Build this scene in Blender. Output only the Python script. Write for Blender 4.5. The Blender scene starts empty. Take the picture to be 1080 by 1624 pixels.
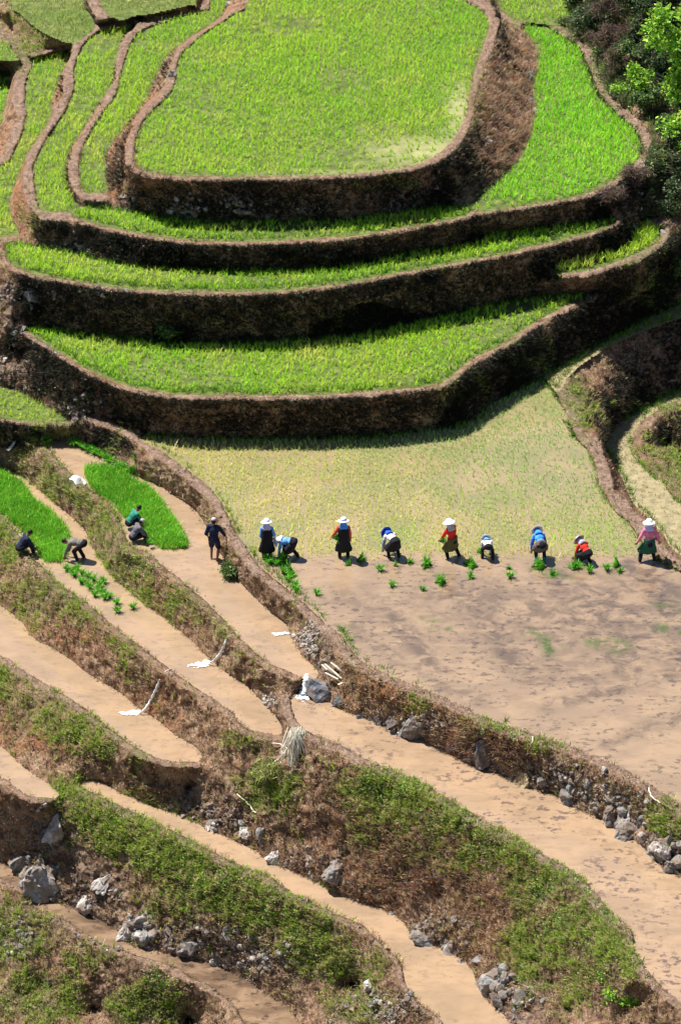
import bpy, math, random
import numpy as np
from mathutils import Vector, Matrix
random.seed(7); rng = np.random.default_rng(7)
R = math.radians
scene = bpy.context.scene

# ---------------------------------------------------------------- camera, sky, sun, exposure
F_PX = 5777.0; PITCH = R(28.0); HC = 58.4
cam_d = bpy.data.cameras.new("camera"); cam = bpy.data.objects.new("camera", cam_d)
scene.collection.objects.link(cam); scene.camera = cam
cam_d.sensor_fit = 'VERTICAL'; cam_d.sensor_height = 24.0; cam_d.lens = 24.0 * F_PX / 1624.0
cam_d.clip_start = 1.0; cam_d.clip_end = 3000.0
cam.location = (0, 0, HC); cam.rotation_euler = (math.pi / 2 - PITCH, 0, 0)
SUN = Vector((-0.62, 0.43, 1.38)).normalized()          # direction towards the sun
world = bpy.data.worlds.new("World"); scene.world = world; world.use_nodes = True
wn = world.node_tree; bg = wn.nodes["Background"]
sky = wn.nodes.new("ShaderNodeTexSky"); sky.sky_type = 'NISHITA'; sky.sun_disc = False
sky.sun_elevation = math.asin(SUN.z); sky.sun_rotation = math.atan2(SUN.x, SUN.y)
sky.altitude = 1200; sky.dust_density = 0.6
wn.links.new(sky.outputs[0], bg.inputs[0]); bg.inputs[1].default_value = 0.05
sl = bpy.data.lights.new("sun", 'SUN'); sl.energy = 5.0; sl.angle = R(0.5); sl.color = (1.0, 0.965, 0.90)
so = bpy.data.objects.new("sun", sl); scene.collection.objects.link(so)
so.rotation_euler = SUN.to_track_quat('Z', 'Y').to_euler()
scene.view_settings.view_transform = 'Standard'; scene.view_settings.look = 'None'
scene.view_settings.exposure = 0.98; scene.view_settings.gamma = 1.0
scene.render.engine = 'CYCLES'; scene.cycles.max_bounces = 5; scene.cycles.diffuse_bounces = 2

# ---------------------------------------------------------------- general helpers
_f = np.array([0, math.cos(PITCH), -math.sin(PITCH)]); _u = np.array([0, math.sin(PITCH), math.cos(PITCH)])
def at(u, v, z):
    """world points where the sight lines through picture points meet the level z"""
    u = np.asarray(u, float); v = np.asarray(v, float); z = np.asarray(z, float)
    a = (u - 540.0) / F_PX; b = -(v - 812.0) / F_PX
    dx = a; dy = _f[1] + b * _u[1]; dz = _f[2] + b * _u[2]
    t = (z - HC) / dz
    return np.stack([dx * t, dy * t, z + 0 * t], -1)
def proj(p):
    x = p[..., 0]; y = p[..., 1]; z = p[..., 2] - HC
    d = y * _f[1] + z * _f[2]; h = y * _u[1] + z * _u[2]
    return 540 + F_PX * x / d, 812 - F_PX * h / d
def tag(o, label=None, cat=None, group=None, kind=None):
    if label: o['label'] = label
    if cat: o['category'] = cat
    if group: o['group'] = group
    if kind: o['kind'] = kind
    return o
def make_mesh(name, V, faces, mat=None, parent=None, smooth=False, col=None, attrs=None, mats=None, fmat=None):
    """faces: list of (n,k) int arrays"""
    me = bpy.data.meshes.new(name)
    V = np.asarray(V, np.float32)
    me.vertices.add(len(V)); me.vertices.foreach_set('co', V.ravel())
    loops = np.concatenate([f.ravel() for f in faces]) if faces else np.zeros(0, int)
    tot = np.concatenate([np.full(len(f), f.shape[1]) for f in faces])
    start = np.concatenate([[0], np.cumsum(tot)[:-1]])
    me.loops.add(len(loops)); me.loops.foreach_set('vertex_index', loops.astype(np.int32))
    me.polygons.add(len(tot)); me.polygons.foreach_set('loop_start', start.astype(np.int32))
    me.polygons.foreach_set('loop_total', tot.astype(np.int32))
    me.polygons.foreach_set('use_smooth', np.full(len(tot), smooth))
    if fmat is not None: me.polygons.foreach_set('material_index', fmat.astype(np.int32))
    me.update(calc_edges=True)
    if col is not None:
        a = me.color_attributes.new('Col', 'FLOAT_COLOR', 'POINT')
        c = np.ones((len(V), 4), np.float32); c[:, :3] = col; a.data.foreach_set('color', c.ravel())
    for k, d in (attrs or {}).items():
        a = me.attributes.new(k, 'FLOAT', 'POINT'); a.data.foreach_set('value', d.astype(np.float32))
    for m in (mats or ([mat] if mat else [])): me.materials.append(m)
    o = bpy.data.objects.new(name, me); scene.collection.objects.link(o)
    if parent: o.parent = parent
    return o
def empty(name, loc, rz=0.0):
    o = bpy.data.objects.new(name, None); scene.collection.objects.link(o)
    o.location = loc; o.rotation_euler = (0, 0, rz); o.empty_display_size = 0.2
    return o
# noise -----------------------------------------------------------
_tab = rng.random((64, 64, 64)).astype(np.float32) * 2 - 1
def vnoise(P, freq, seed=0):
    q = P * freq + seed * 17.31
    i = np.floor(q).astype(np.int64); f = (q - i); f = f * f * (3 - 2 * f)
    x, y, z = [i[..., k] & 63 for k in range(3)]; x1, y1, z1 = (x + 1) & 63, (y + 1) & 63, (z + 1) & 63
    fx, fy, fz = f[..., 0], f[..., 1], f[..., 2]
    def L(a, b, t): return a + (b - a) * t
    return L(L(L(_tab[x, y, z], _tab[x1, y, z], fx), L(_tab[x, y1, z], _tab[x1, y1, z], fx), fy),
             L(L(_tab[x, y, z1], _tab[x1, y, z1], fx), L(_tab[x, y1, z1], _tab[x1, y1, z1], fx), fy), fz)
def fbm(P, freq, octs=4, seed=0, gain=0.55):
    s = 0; a = 1; t = 0
    for k in range(octs):
        s = s + a * vnoise(P, freq * 2.03 ** k, seed + k); t += a; a *= gain
    return s / t
def smooth(pts, n=8, closed=False):
    P = np.array(pts, float); N = len(P); out = []
    rngk = range(N if closed else N - 1)
    for k in rngk:
        if closed: p0, p1, p2, p3 = P[(k - 1) % N], P[k], P[(k + 1) % N], P[(k + 2) % N]
        else: p0, p1, p2, p3 = P[max(k - 1, 0)], P[k], P[k + 1], P[min(k + 2, N - 1)]
        t = np.linspace(0, 1, n, endpoint=False)[:, None]
        out.append(0.5 * ((2 * p1) + (-p0 + p2) * t + (2 * p0 - 5 * p1 + 4 * p2 - p3) * t ** 2 + (-p0 + 3 * p1 - 3 * p2 + p3) * t ** 3))
    out = np.concatenate(out)
    if not closed: out = np.vstack([out, P[-1:]])
    return out

# ---------------------------------------------------------------- the hillside: traced terrace outlines, each on its own level
U0, V0, ST = -140, -130, 2.0
NU, NV = 680, 940
gu, gv = np.meshgrid(U0 + ST * np.arange(NU), V0 + ST * np.arange(NV))
def fill(pts):
    P = smooth(pts, 8, True); m = np.zeros((NV, NU), bool)
    x0 = P[:, 0]; y0 = P[:, 1]; x1 = np.roll(x0, -1); y1 = np.roll(y0, -1)
    for i in range(NV):
        y = V0 + ST * i + 0.01
        h = (y0 <= y) != (y1 <= y)
        if not h.any(): continue
        xs = np.sort(x0[h] + (y - y0[h]) * (x1[h] - x0[h]) / (y1[h] - y0[h]))
        for a, b in zip(xs[::2], xs[1::2]):
            ia = max(0, int(math.ceil((a - U0) / ST))); ib = min(NU, int(math.floor((b - U0) / ST)) + 1)
            if ib > ia: m[i, ia:ib] = True
    return m
def stroke(pts, r):
    P = smooth(pts, 12); m = np.zeros((NV, NU), bool); rr = list(r) if np.ndim(r) else None
    for k in range(len(P) - 1):
        n = max(1, int(np.hypot(*(P[k + 1] - P[k])) / 1.5))
        for t in np.arange(n) / n:
            x, y = P[k] + (P[k + 1] - P[k]) * t
            r0 = r if rr is None else float(np.interp(k / 12.0, range(len(rr)), rr)); R_ = r0 * (1 + .22 * math.sin(x * .11 + y * .07) + .20 * math.sin(x * .043 - y * .09 + 1.3) + .16 * math.sin(x * .31 + y * .27) + .14 * math.sin(x * .63 - y * .55))
            w = int(R_ / ST) + 2
            j = int((x - U0) / ST); i = int((y - V0) / ST)
            a, b, c, d = max(0, i - w), min(NV, i + w + 1), max(0, j - w), min(NU, j + w + 1)
            if a >= b or c >= d: continue
            m[a:b, c:d] |= (gu[a:b, c:d] - x) ** 2 + (gv[a:b, c:d] - y) ** 2 <= R_ * R_
    return m
def dil(m, n=1):
    m = m.copy()
    for _ in range(n):
        k = m.copy(); k[1:] |= m[:-1]; k[:-1] |= m[1:]; k[:, 1:] |= m[:, :-1]; k[:, :-1] |= m[:, 1:]; m = k
    return m

FIELDS = {  # name: (level, outline in picture points)
 'A': (6.18, [(400,-125),(395,0),(370,25),(310,65),(285,95),(280,125),(270,150),(245,175),(225,200),(215,235),(216,260),(235,272),(280,278),(350,280),(450,279),(540,276),(605,270),(660,260),(705,235),(735,190),(742,155),(750,120),(756,100),(766,70),(775,40),(765,20),(740,5),(715,-15),(690,-125)]),
 'Q': (4.48, [(830,40),(840,60),(855,80),(852,110),(845,145),(849,175),(840,215),(825,250),(800,280),(765,310),(747,328),(755,336),(820,328),(880,318),(930,306),(970,285),(1005,260),(1017,240),(1010,215),(980,185),(955,160),(940,135),(927,100),(920,80),(900,65),(870,45),(860,39)]),
 'Q2': (4.6, [(785,-125),(790,0),(800,20),(825,34),(870,36),(905,28),(897,0),(880,-125)]),
 'B': (4.48, [(118,337),(150,329),(200,337),(260,345),(350,352),(450,352),(540,350),(590,345),(665,334),(738,329),(742,340),(690,352),(615,365),(540,375),(400,382),(300,380),(225,370),(165,357),(125,346)]),
 'S1': (4.65, [(360,10),(300,62),(262,95),(240,140),(232,160),(198,205),(170,240),(169,280),(172,303),(150,306),(136,305),(129,290),(128,260),(140,220),(165,180),(185,150),(195,110),(207,75),(227,50),(270,33),(320,18),(334,5),(336,-125),(372,-125)]),
 'S2': (4.45, [(215,40),(200,55),(190,75),(184,100),(177,135),(160,160),(135,200),(114,235),(106,265),(107,290),(115,315),(122,330),(105,337),(75,335),(62,325),(57,300),(54,270),(60,250),(80,215),(105,175),(118,145),(119,110),(131,75),(147,58),(170,48)]),
 'S3': (3.55, [(112,84),(98,120),(84,160),(82,185),(62,220),(45,245),(28,285),(16,315),(18,345),(28,368),(10,374),(-135,380),(-135,300),(0,265),(25,235),(39,205),(43,180),(40,150),(44,125),(53,105),(49,95),(80,87)]),
 'S4': (2.8, [(-135,110),(0,112),(17,120),(14,150),(4,180),(-10,205),(-135,260)]),
 'S5': (3.95, [(-135,55),(0,64),(18,78),(30,92),(18,98),(-135,90)]),
 'T1': (4.5, [(20,-125),(22,0),(32,20),(52,40),(85,60),(112,70),(130,60),(145,50),(152,38),(142,20),(134,0),(125,-125)]),
 'T2': (5.05, [(165,-125),(163,0),(172,20),(190,33),(217,26),(245,22),(300,8),(314,0),(315,-125)]),
 'C': (3.52, [(12,390),(30,388),(70,395),(130,405),(165,415),(225,425),(300,430),(400,430),(540,425),(615,410),(690,395),(755,387),(775,372),(840,365),(900,357),(955,351),(973,350),(967,358),(935,368),(890,380),(815,397),(740,412),(665,426),(590,440),(540,449),(450,459),(350,462),(250,460),(175,454),(100,442),(50,431),(22,420),(12,405)]),
 'W': (2.65, [(880,430),(885,422),(940,410),(990,393),(1007,370),(1022,358),(1042,360),(1049,367),(1039,383),(1013,400),(978,414),(940,426),(900,433)]),
 'D': (1.62, [(50,520),(125,530),(200,537),(280,545),(375,545),(450,541),(540,536),(615,522),(690,505),(765,487),(840,475),(890,469),(935,466),(932,471),(890,487),(840,515),(790,547),(740,574),(712,598),(687,609),(640,616),(540,623),(450,626),(300,625),(250,621),(200,610),(150,589),(115,569),(75,544),(52,530)]),
 'X': (-0.2, [(-135,600),(0,615),(30,623),(75,645),(102,662),(108,669),(50,669),(0,663),(-135,650)]),
 'E': (0.0, [(222,693),(300,695),(400,697),(540,696),(615,692),(690,682),(740,675),(762,660),(782,640),(820,622),(858,602),(880,628),(897,655),(908,690),(932,715),(944,745),(952,778),(974,810),(995,830),(1010,850),(1022,872),(1045,888),(1080,908),(1218,980),(1218,1350),(1080,1275),(990,1220),(910,1185),(840,1162),(780,1142),(740,1122),(690,1100),(640,1080),(590,1057),(565,1040),(542,1008),(520,990),(500,972),(477,950),(443,923),(410,895),(393,870),(377,847),(360,813),(350,795),(333,773),(296,743),(259,717)]),
 'F': (-0.9, [(76,702),(115,700),(135,708),(160,725),(200,750),(245,768),(278,788),(307,808),(326,834),(332,856),(352,882),(363,905),(395,940),(425,970),(450,988),(464,1020),(480,1045),(501,1062),(497,1074),(475,1070),(450,1061),(425,1050),(385,1015),(372,1000),(350,975),(307,934),(259,897),(235,875),(207,862),(190,820),(172,795),(137,770),(112,748),(88,722)]),
 'G': (-2.0, [(-135,665),(0,740),(30,753),(63,779),(107,816),(133,841),(144,867),(159,890),(181,919),(212,948),(270,990),(310,1025),(345,1060),(385,1085),(415,1115),(440,1140),(446,1163),(415,1161),(385,1150),(370,1130),(320,1095),(272,1062),(225,1025),(185,995),(125,945),(93,925),(72,900),(56,886),(40,862),(25,838),(0,812),(-135,730)]),
 'H': (-3.5, [(-135,880),(0,962),(30,985),(50,1012),(100,1040),(145,1075),(190,1100),(215,1122),(250,1145),(280,1170),(310,1187),(318,1205),(280,1207),(250,1200),(210,1180),(170,1150),(140,1125),(100,1100),(50,1070),(0,1037),(-135,970)]),
 'I': (-4.95, [(-135,1115),(0,1187),(25,1210),(50,1230),(85,1253),(84,1265),(50,1262),(25,1247),(0,1230),(-135,1165)]),
 'K': (-5.05, [(125,1242),(158,1239),(180,1254),(230,1274),(280,1294),(325,1316),(360,1331),(400,1349),(425,1369),(465,1384),(510,1406),(540,1422),(580,1434),(630,1456),(655,1489),(700,1506),(740,1529),(755,1564),(775,1594),(800,1619),(850,1740),(740,1740),(705,1624),(665,1589),(645,1559),(635,1524),(615,1504),(580,1469),(540,1450),(480,1424),(425,1389),(360,1361),(300,1329),(250,1306),(200,1281),(150,1259)]),
 'L': (-7.9, [(-135,1310),(0,1366),(30,1376),(26,1389),(38,1405),(10,1399),(0,1391),(-135,1345)]),
 'M': (-8.1, [(45,1431),(90,1434),(135,1449),(180,1474),(200,1499),(270,1517),(325,1526),(370,1544),(415,1574),(465,1614),(510,1740),(410,1740),(390,1624),(350,1574),(305,1549),(270,1530),(210,1511),(150,1489),(115,1464),(75,1446)]),
 'R': (-1.3, [(465,1104),(500,1100),(540,1128),(590,1145),(640,1172),(670,1175),(710,1195),(760,1217),(805,1235),(840,1252),(880,1262),(910,1285),(950,1300),(975,1318),(1010,1339),(1040,1369),(1050,1384),(1080,1394),(1218,1430),(1218,1700),(1080,1590),(1045,1559),(1020,1529),(1005,1504),(1003,1479),(980,1459),(950,1424),(920,1389),(870,1359),(820,1329),(740,1284),(690,1254),(630,1224),(600,1212),(570,1198),(540,1180),(500,1165),(475,1148),(463,1125)]),
 'U': (-2.05, [(1218,575),(1080,620),(1040,637),(990,665),(967,688),(958,708),(972,735),(988,765),(1003,798),(1030,825),(1052,850),(1080,882),(1218,960),(1218,900),(1080,800),(1052,768),(1020,742),(1003,715),(1003,690),(1020,665),(1050,645),(1080,632),(1218,590)]),
 'P': (0.12, [(868,598),(920,565),(970,537),(1015,512),(1080,482),(1218,420),(1218,445),(1080,503),(1040,517),(990,537),(940,562),(915,580),(895,600),(885,618)]),
}
RIMS = [ # raised earth lips: level, half width in px, line
 (6.25, [6,6,6,6,6,6,5,5,5,5,6,4.5,3,2.5,2.5,2.5,3,3.5,5,5,5,6,6,7,7,7,7,7], [(402,-125),(401,0),(375,20),(304,62),(280,92),(274,122),(264,146),(238,170),(218,196),(207,232),(208,262),(230,277),(280,283),(350,285),(450,284),(540,281),(608,275),(664,265),(710,240),(741,193),(748,155),(757,120),(763,100),(773,72),(783,40),(775,14),(748,-4),(725,-30),(700,-125)]),
 (4.57, 2.6, [(747,332),(745,340),(755,340),(820,332),(880,322),(932,311),(976,290),(1012,264)]),
 (4.6, 6, [(1012,264),(1025,240),(1020,212),(988,178),(964,155),(950,130),(937,97),(928,75),(905,58),(872,39),(858,33)]),
 (4.66, 3, [(780,-125),(784,0),(795,25),(825,38),(860,40)]),
 (4.55, 2.3, [(110,345),(125,351),(165,362),(225,375),(300,385),(400,387),(540,380),(615,370),(690,357),(747,345)]),
 (4.73, 6, [(328,-125),(330,0),(318,11),(295,24),(260,30),(222,42),(203,62),(193,92),(186,130),(168,165),(148,195),(124,235),(117,265),(119,290),(127,308),(140,314),(170,314)]),
 (4.55, 8, [(216,33),(190,40),(165,42),(143,52),(125,75),(112,105),(110,140),(98,170),(72,208),(51,245),(46,272),(50,305),(58,332),(75,342),(110,345)]),
 (3.6, 3, [(-135,386),(0,381),(30,374)]),
 (3.65, 9, [(-135,290),(0,256),(18,230),(30,200),(35,175),(32,150),(35,125),(43,102),(32,85),(18,70),(0,50),(-20,25),(-135,-60)]),
 (3.85, 4, [(45,92),(80,80),(112,76)]),
 (5.1, 8, [(140,-125),(148,0),(160,22),(168,38)]),
 (3.58, 2.3, [(6,388),(6,405),(18,425),(48,437),(100,447),(175,459),(250,465),(350,467),(450,464),(540,454),(590,445),(665,431),(740,417),(815,402),(890,385),(935,373),(972,360),(980,351),(970,346)]),
 (2.72, 5, [(895,437),(940,431),(980,419),(1018,406),(1046,388),(1056,367),(1047,355),(1022,352)]),
 (1.70, 3.2, [(42,522),(48,535),(72,549),(112,575),(148,596),(200,617),(250,627),(300,631),(450,632),(540,629),(640,622),(690,615),(717,603),(745,579),(795,552),(845,520),(893,492),(938,476),(945,467)]),
 (-0.12, 3, [(-135,655),(0,667),(50,673),(112,673)]),
 (0.1, 7, [(140,664),(165,672),(190,680),(218,697),(253,722),(290,748),(328,779),(343,800),(352,818),(370,852),(386,875),(403,901),(437,930),(470,955),(494,978),(515,996),(536,1014),(556,1044),(585,1063),(638,1086),(688,1106),(738,1128),(778,1148),(838,1168),(908,1191),(988,1226),(1078,1281),(1218,1356)]),
 (0.12, 10, [(892,600),(893,625),(908,650),(919,685),(943,710),(956,742),(964,775),(985,803),(1007,824),(1024,845),(1036,866),(1058,882),(1085,900),(1218,970)]),
 (-1.97, 6, [(1218,602),(1080,640),(1052,652),(1026,670),(1011,692),(1012,713),(1028,737),(1060,762),(1086,793),(1218,892)]),
 (-0.8, 5, [(68,706),(80,725),(105,752),(130,775),(165,799),(183,823),(200,868),(232,882),(255,903),(302,940),(344,980),(366,1004),(380,1020),(420,1055),(450,1067),(470,1074)]),
 (-1.9, 5, [(-135,736),(0,820),(20,844),(34,866),(50,891),(67,906),(88,930),(120,950),(180,1000),(220,1031),(268,1068),(315,1100),(364,1134),(380,1156),(412,1167),(448,1169)]),
 (-3.4, 5, [(-135,977),(0,1044),(48,1077),(97,1107),(137,1132),(167,1157),(207,1187),(248,1207),(280,1213),(320,1212)]),
 (-4.85, 4, [(-135,1171),(0,1236),(25,1253),(50,1268),(84,1270)]),
 (-4.95, 4, [(120,1247),(146,1264),(196,1287),(246,1312),(296,1335),(356,1367),(420,1395),(476,1431),(536,1457),(576,1476),(610,1510),(629,1528),(639,1563),(660,1594),(700,1629),(733,1740)]),
 (-7.8, 4, [(-135,1350),(0,1397),(20,1405),(40,1410)]),
 (-8.0, 4, [(40,1436),(72,1451),(112,1470),(148,1495),(207,1517),(267,1536),(302,1555),(346,1579),(385,1628),(405,1740)]),
 (-1.2, 7, [(455,1110),(456,1130),(468,1152),(497,1172),(537,1187),(568,1205),(600,1219),(628,1231),(687,1261),(737,1291),(817,1336),(867,1366),(915,1396),(944,1430),(974,1465),(996,1482),(997,1504),(1013,1533),(1040,1564),(1080,1596),(1218,1706)]),
]
# single height marks on open slopes: (u, v, level)
MARKS = [(1000,120,5.2),(1060,60,6.8),(1150,150,6.0),(1050,200,4.2),(1200,300,3.4),(960,0,6.2),(1080,-120,8),(930,45,5.2),(1060,300,2.8),(1100,400,1.0),(1200,-100,9),
         (40,560,0.5),(0,560,0.5),(-80,500,1.2),(40,480,2.5),(1055,700,-3.0),(1090,730,-4.2),(1200,750,-5),(250,1000,-2.75),
         (300,1250,-4.55),(420,1290,-3.8),(60,1350,-7.1),(0,1480,-8.9),(60,1560,-9.8),(150,1600,-10.1),(0,1730,-12.5),(250,1730,-12.2),(300,1620,-10.2),
         (560,1560,-7.0),(600,1700,-8.7),(900,1600,-4.0),(1000,1600,-2.9),(1000,1730,-5.4),(1200,1735,-4.5),(870,1560,-3.9),(550,1360,-4.2),(700,1420,-4.0),(8,20,4.5)]
Z = np.zeros((NV, NU)); fixed = np.zeros((NV, NU), bool); lab = np.full((NV, NU), -1); FM = {}
fid = {k: i for i, k in enumerate(FIELDS)}
for k, (z, p) in FIELDS.items():
    m = fill(p) & ~fixed; FM[k] = m; Z[m] = z - 0.07; fixed |= m; lab[m] = fid[k]
NF = len(FIELDS)
for i, (z, w, p) in enumerate(RIMS):
    m = stroke(p, w) & ~fixed; Z[m] = z; fixed |= m; lab[m] = 100 + i
for u, v, z in MARKS:
    j = int((u - U0) / ST); i = int((v - V0) / ST)
    Z[i-1:i+2, j-1:j+2] = z; fixed[i-1:i+2, j-1:j+2] = True
def relax(Z, fx, n):
    Z = Z.copy()
    for _ in range(n):
        p = np.pad(Z, 1, mode='edge')
        a = (p[:-2, 1:-1] + p[2:, 1:-1] + p[1:-1, :-2] + p[1:-1, 2:]) * 0.25
        Z = np.where(fx, Z, a)
    return Z
def solve(Z, fx, lev):
    if lev == 0 or min(Z.shape) < 12:
        z0 = np.where(fx, Z, Z[fx].mean() if fx.any() else 0); return relax(z0, fx, 1500)
    h, w = (Z.shape[0] + 1) // 2, (Z.shape[1] + 1) // 2
    Zp = np.zeros((2 * h, 2 * w)); Fp = np.zeros((2 * h, 2 * w)); Zp[:Z.shape[0], :Z.shape[1]] = Z * fx; Fp[:Z.shape[0], :Z.shape[1]] = fx
    c = Fp.reshape(h, 2, w, 2).sum((1, 3)); s = Zp.reshape(h, 2, w, 2).sum((1, 3))
    Zc = solve(np.where(c > 0, s / np.maximum(c, 1), 0), c > 0, lev - 1)
    up = np.repeat(np.repeat(Zc, 2, 0), 2, 1)[:Z.shape[0], :Z.shape[1]]
    return relax(np.where(fx, Z, up), fx, 120)
Z = solve(Z, fixed, 5)
# soften the corners of the earth lips and the foot of the banks
for _ in range(2):
    p = np.pad(Z, 1, mode='edge'); a = (p[:-2, 1:-1] + p[2:, 1:-1] + p[1:-1, :-2] + p[1:-1, 2:]) * 0.25
    Z = np.where(lab >= 100, 0.5 * Z + 0.5 * a, Z)
isfield = (lab >= 0) & (lab < 100); isrim = lab >= 100; bank = ~isfield & ~isrim
dist = np.zeros((NV, NU)); cur = bank.copy()          # cells to the nearest lip or field
for k in range(14):
    dist += cur; q = ~dil(~cur, 1); cur = q
P0 = at(gu, gv, Z)
du = np.gradient(P0, axis=1); dv = np.gradient(P0, axis=0)
Nn = np.cross(dv, du); Nn /= np.linalg.norm(Nn, axis=-1, keepdims=True) + 1e-9
Nn[Nn[..., 2] < 0] *= -1
STONY = [(330,330,190,26),(640,318,90,24),(843,140,12,60),(150,400,120,18),(90,465,110,22),(40,560,60,60),(120,650,50,25),(1040,300,60,60),(500,1025,26,42),(640,1150,90,22),(760,1195,60,30),(860,1230,70,28),(970,1275,70,40),(1060,1350,50,40),
         (80,1330,60,50),(130,1420,60,45),(260,1480,130,35),(420,1520,110,40),(500,1390,70,40),(690,1480,70,30),(330,1290,80,30),(800,1590,60,40),(600,1600,80,30),(20,1480,40,40)]
stony = np.zeros((NV, NU))
for (u, v, a, b) in STONY: stony = np.maximum(stony, np.exp(-(((gu - u) / a) ** 2 + ((gv - v) / b) ** 2)))
n1 = fbm(P0, 0.9, 3, 1); n2 = fbm(P0, 3.2, 4, 5, 0.6); n3 = fbm(P0 * np.array([1, 1, 0.6]), 9.0, 3, 9, 0.7)
ridg = 1 - np.abs(fbm(P0, 4.5, 3, 21)) * 2.2
am = np.clip(dist / 9.0, 0, 1)
disp = am * (0.20 * n1 + 0.12 * n2 + 0.07 * n3 + stony * 0.12 * (ridg - 0.5)) + isrim * (0.09 * n2 + 0.06 * n3) + isfield * 0.02 * n2
PT = P0 + Nn * disp[..., None]
ZT = PT[..., 2]

# where the cover is green, red or pale: patches of the ground's own colour
GREEN = [(180,900,60,120,1.0),(90,720,70,60,.7),(230,820,60,60,.6),(100,940,90,60,.8),(10,850,50,50,1.0),(200,1010,40,40,.6),(60,1130,90,40,.7),(140,1160,70,40,.9),(0,1090,50,40,.7),(240,1190,60,30,.6),
         (120,1270,45,30,1.6),(190,1310,70,35,1.6),(260,1350,80,40,1.5),(340,1400,80,45,1.5),(430,1440,80,45,1.5),(500,1480,60,50,1.2),(560,1530,60,40,.9),(30,1480,60,70,.9),(60,1580,70,50,1.2),(230,1600,60,40,1.1),(150,1520,70,30,.6),(560,1590,60,40,.9),
         (620,1260,70,45,1.4),(700,1290,70,40,1.4),(790,1340,80,40,1.4),(870,1400,70,40,1.5),(920,1460,60,40,1.5),(860,1500,60,50,1.2),(960,1520,60,50,1.2),(900,1570,60,40,.9),(740,1350,70,40,.8),(600,1320,50,40,.6),
         (430,1250,45,35,1.2),(400,1180,35,30,.6),(770,1150,60,20,.8),(860,1180,40,20,.7),(700,1110,40,20,.5),(1050,1290,40,30,.7),(380,1000,50,40,.5),(300,960,50,40,.6),
         (850,560,80,50,.7),(740,610,60,30,.6),(1040,430,60,60,1.0),(920,640,25,60,1.2),(1000,470,60,40,.6),(1050,640,50,20,1.2),(1075,740,60,80,.8),(880,30,60,40,1.0),(1000,110,80,60,.9),(1060,160,60,80,.9),(600,290,120,18,.5),(760,160,25,120,.6),
         (60,30,70,60,.9),(30,80,50,40,.9),(250,20,60,30,.5),(60,330,40,30,.4),(540,500,500,25,.3),(540,400,500,20,.25),(100,770,60,30,1.1),(60,700,60,30,.7)]
green = np.zeros((NV, NU))
for (u, v, a, b, s) in GREEN: green = np.maximum(green, s * np.exp(-(((gu - u) / a) ** 2 + ((gv - v) / b) ** 2)))
green = np.clip(green + 0.55 * fbm(P0, 0.8, 4, 33) , 0, 1.3)
RED = [(20,290,50,90,1.0),(70,210,60,80,.9),(110,150,40,80,.8),(40,340,40,40,.8),(230,220,60,70,1.0),(200,290,60,30,.9),(330,40,60,40,.9),(800,180,45,70,.8),(250,1120,50,40,.9),(60,1170,80,30,.8),(80,1040,80,25,.7),(100,1010,140,25,.6),(660,1120,70,25,.9),(590,1090,50,30,.9),(130,610,60,40,.6),(940,740,60,80,.9),(1020,840,50,50,.9),(1000,720,30,50,.5),(820,1190,60,25,.5),(760,1500,70,60,.5),(500,1300,80,50,.35),(270,960,40,30,.4),(150,650,60,30,.5),(620,1450,60,40,.4),(960,1250,60,30,.5)]
redm = np.zeros((NV, NU))
for (u, v, a, b, s) in RED: redm = np.maximum(redm, s * np.exp(-(((gu - u) / a) ** 2 + ((gv - v) / b) ** 2)))
redm = np.clip(redm + 0.35 * fbm(P0, 1.3, 4, 43), 0, 1)

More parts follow.
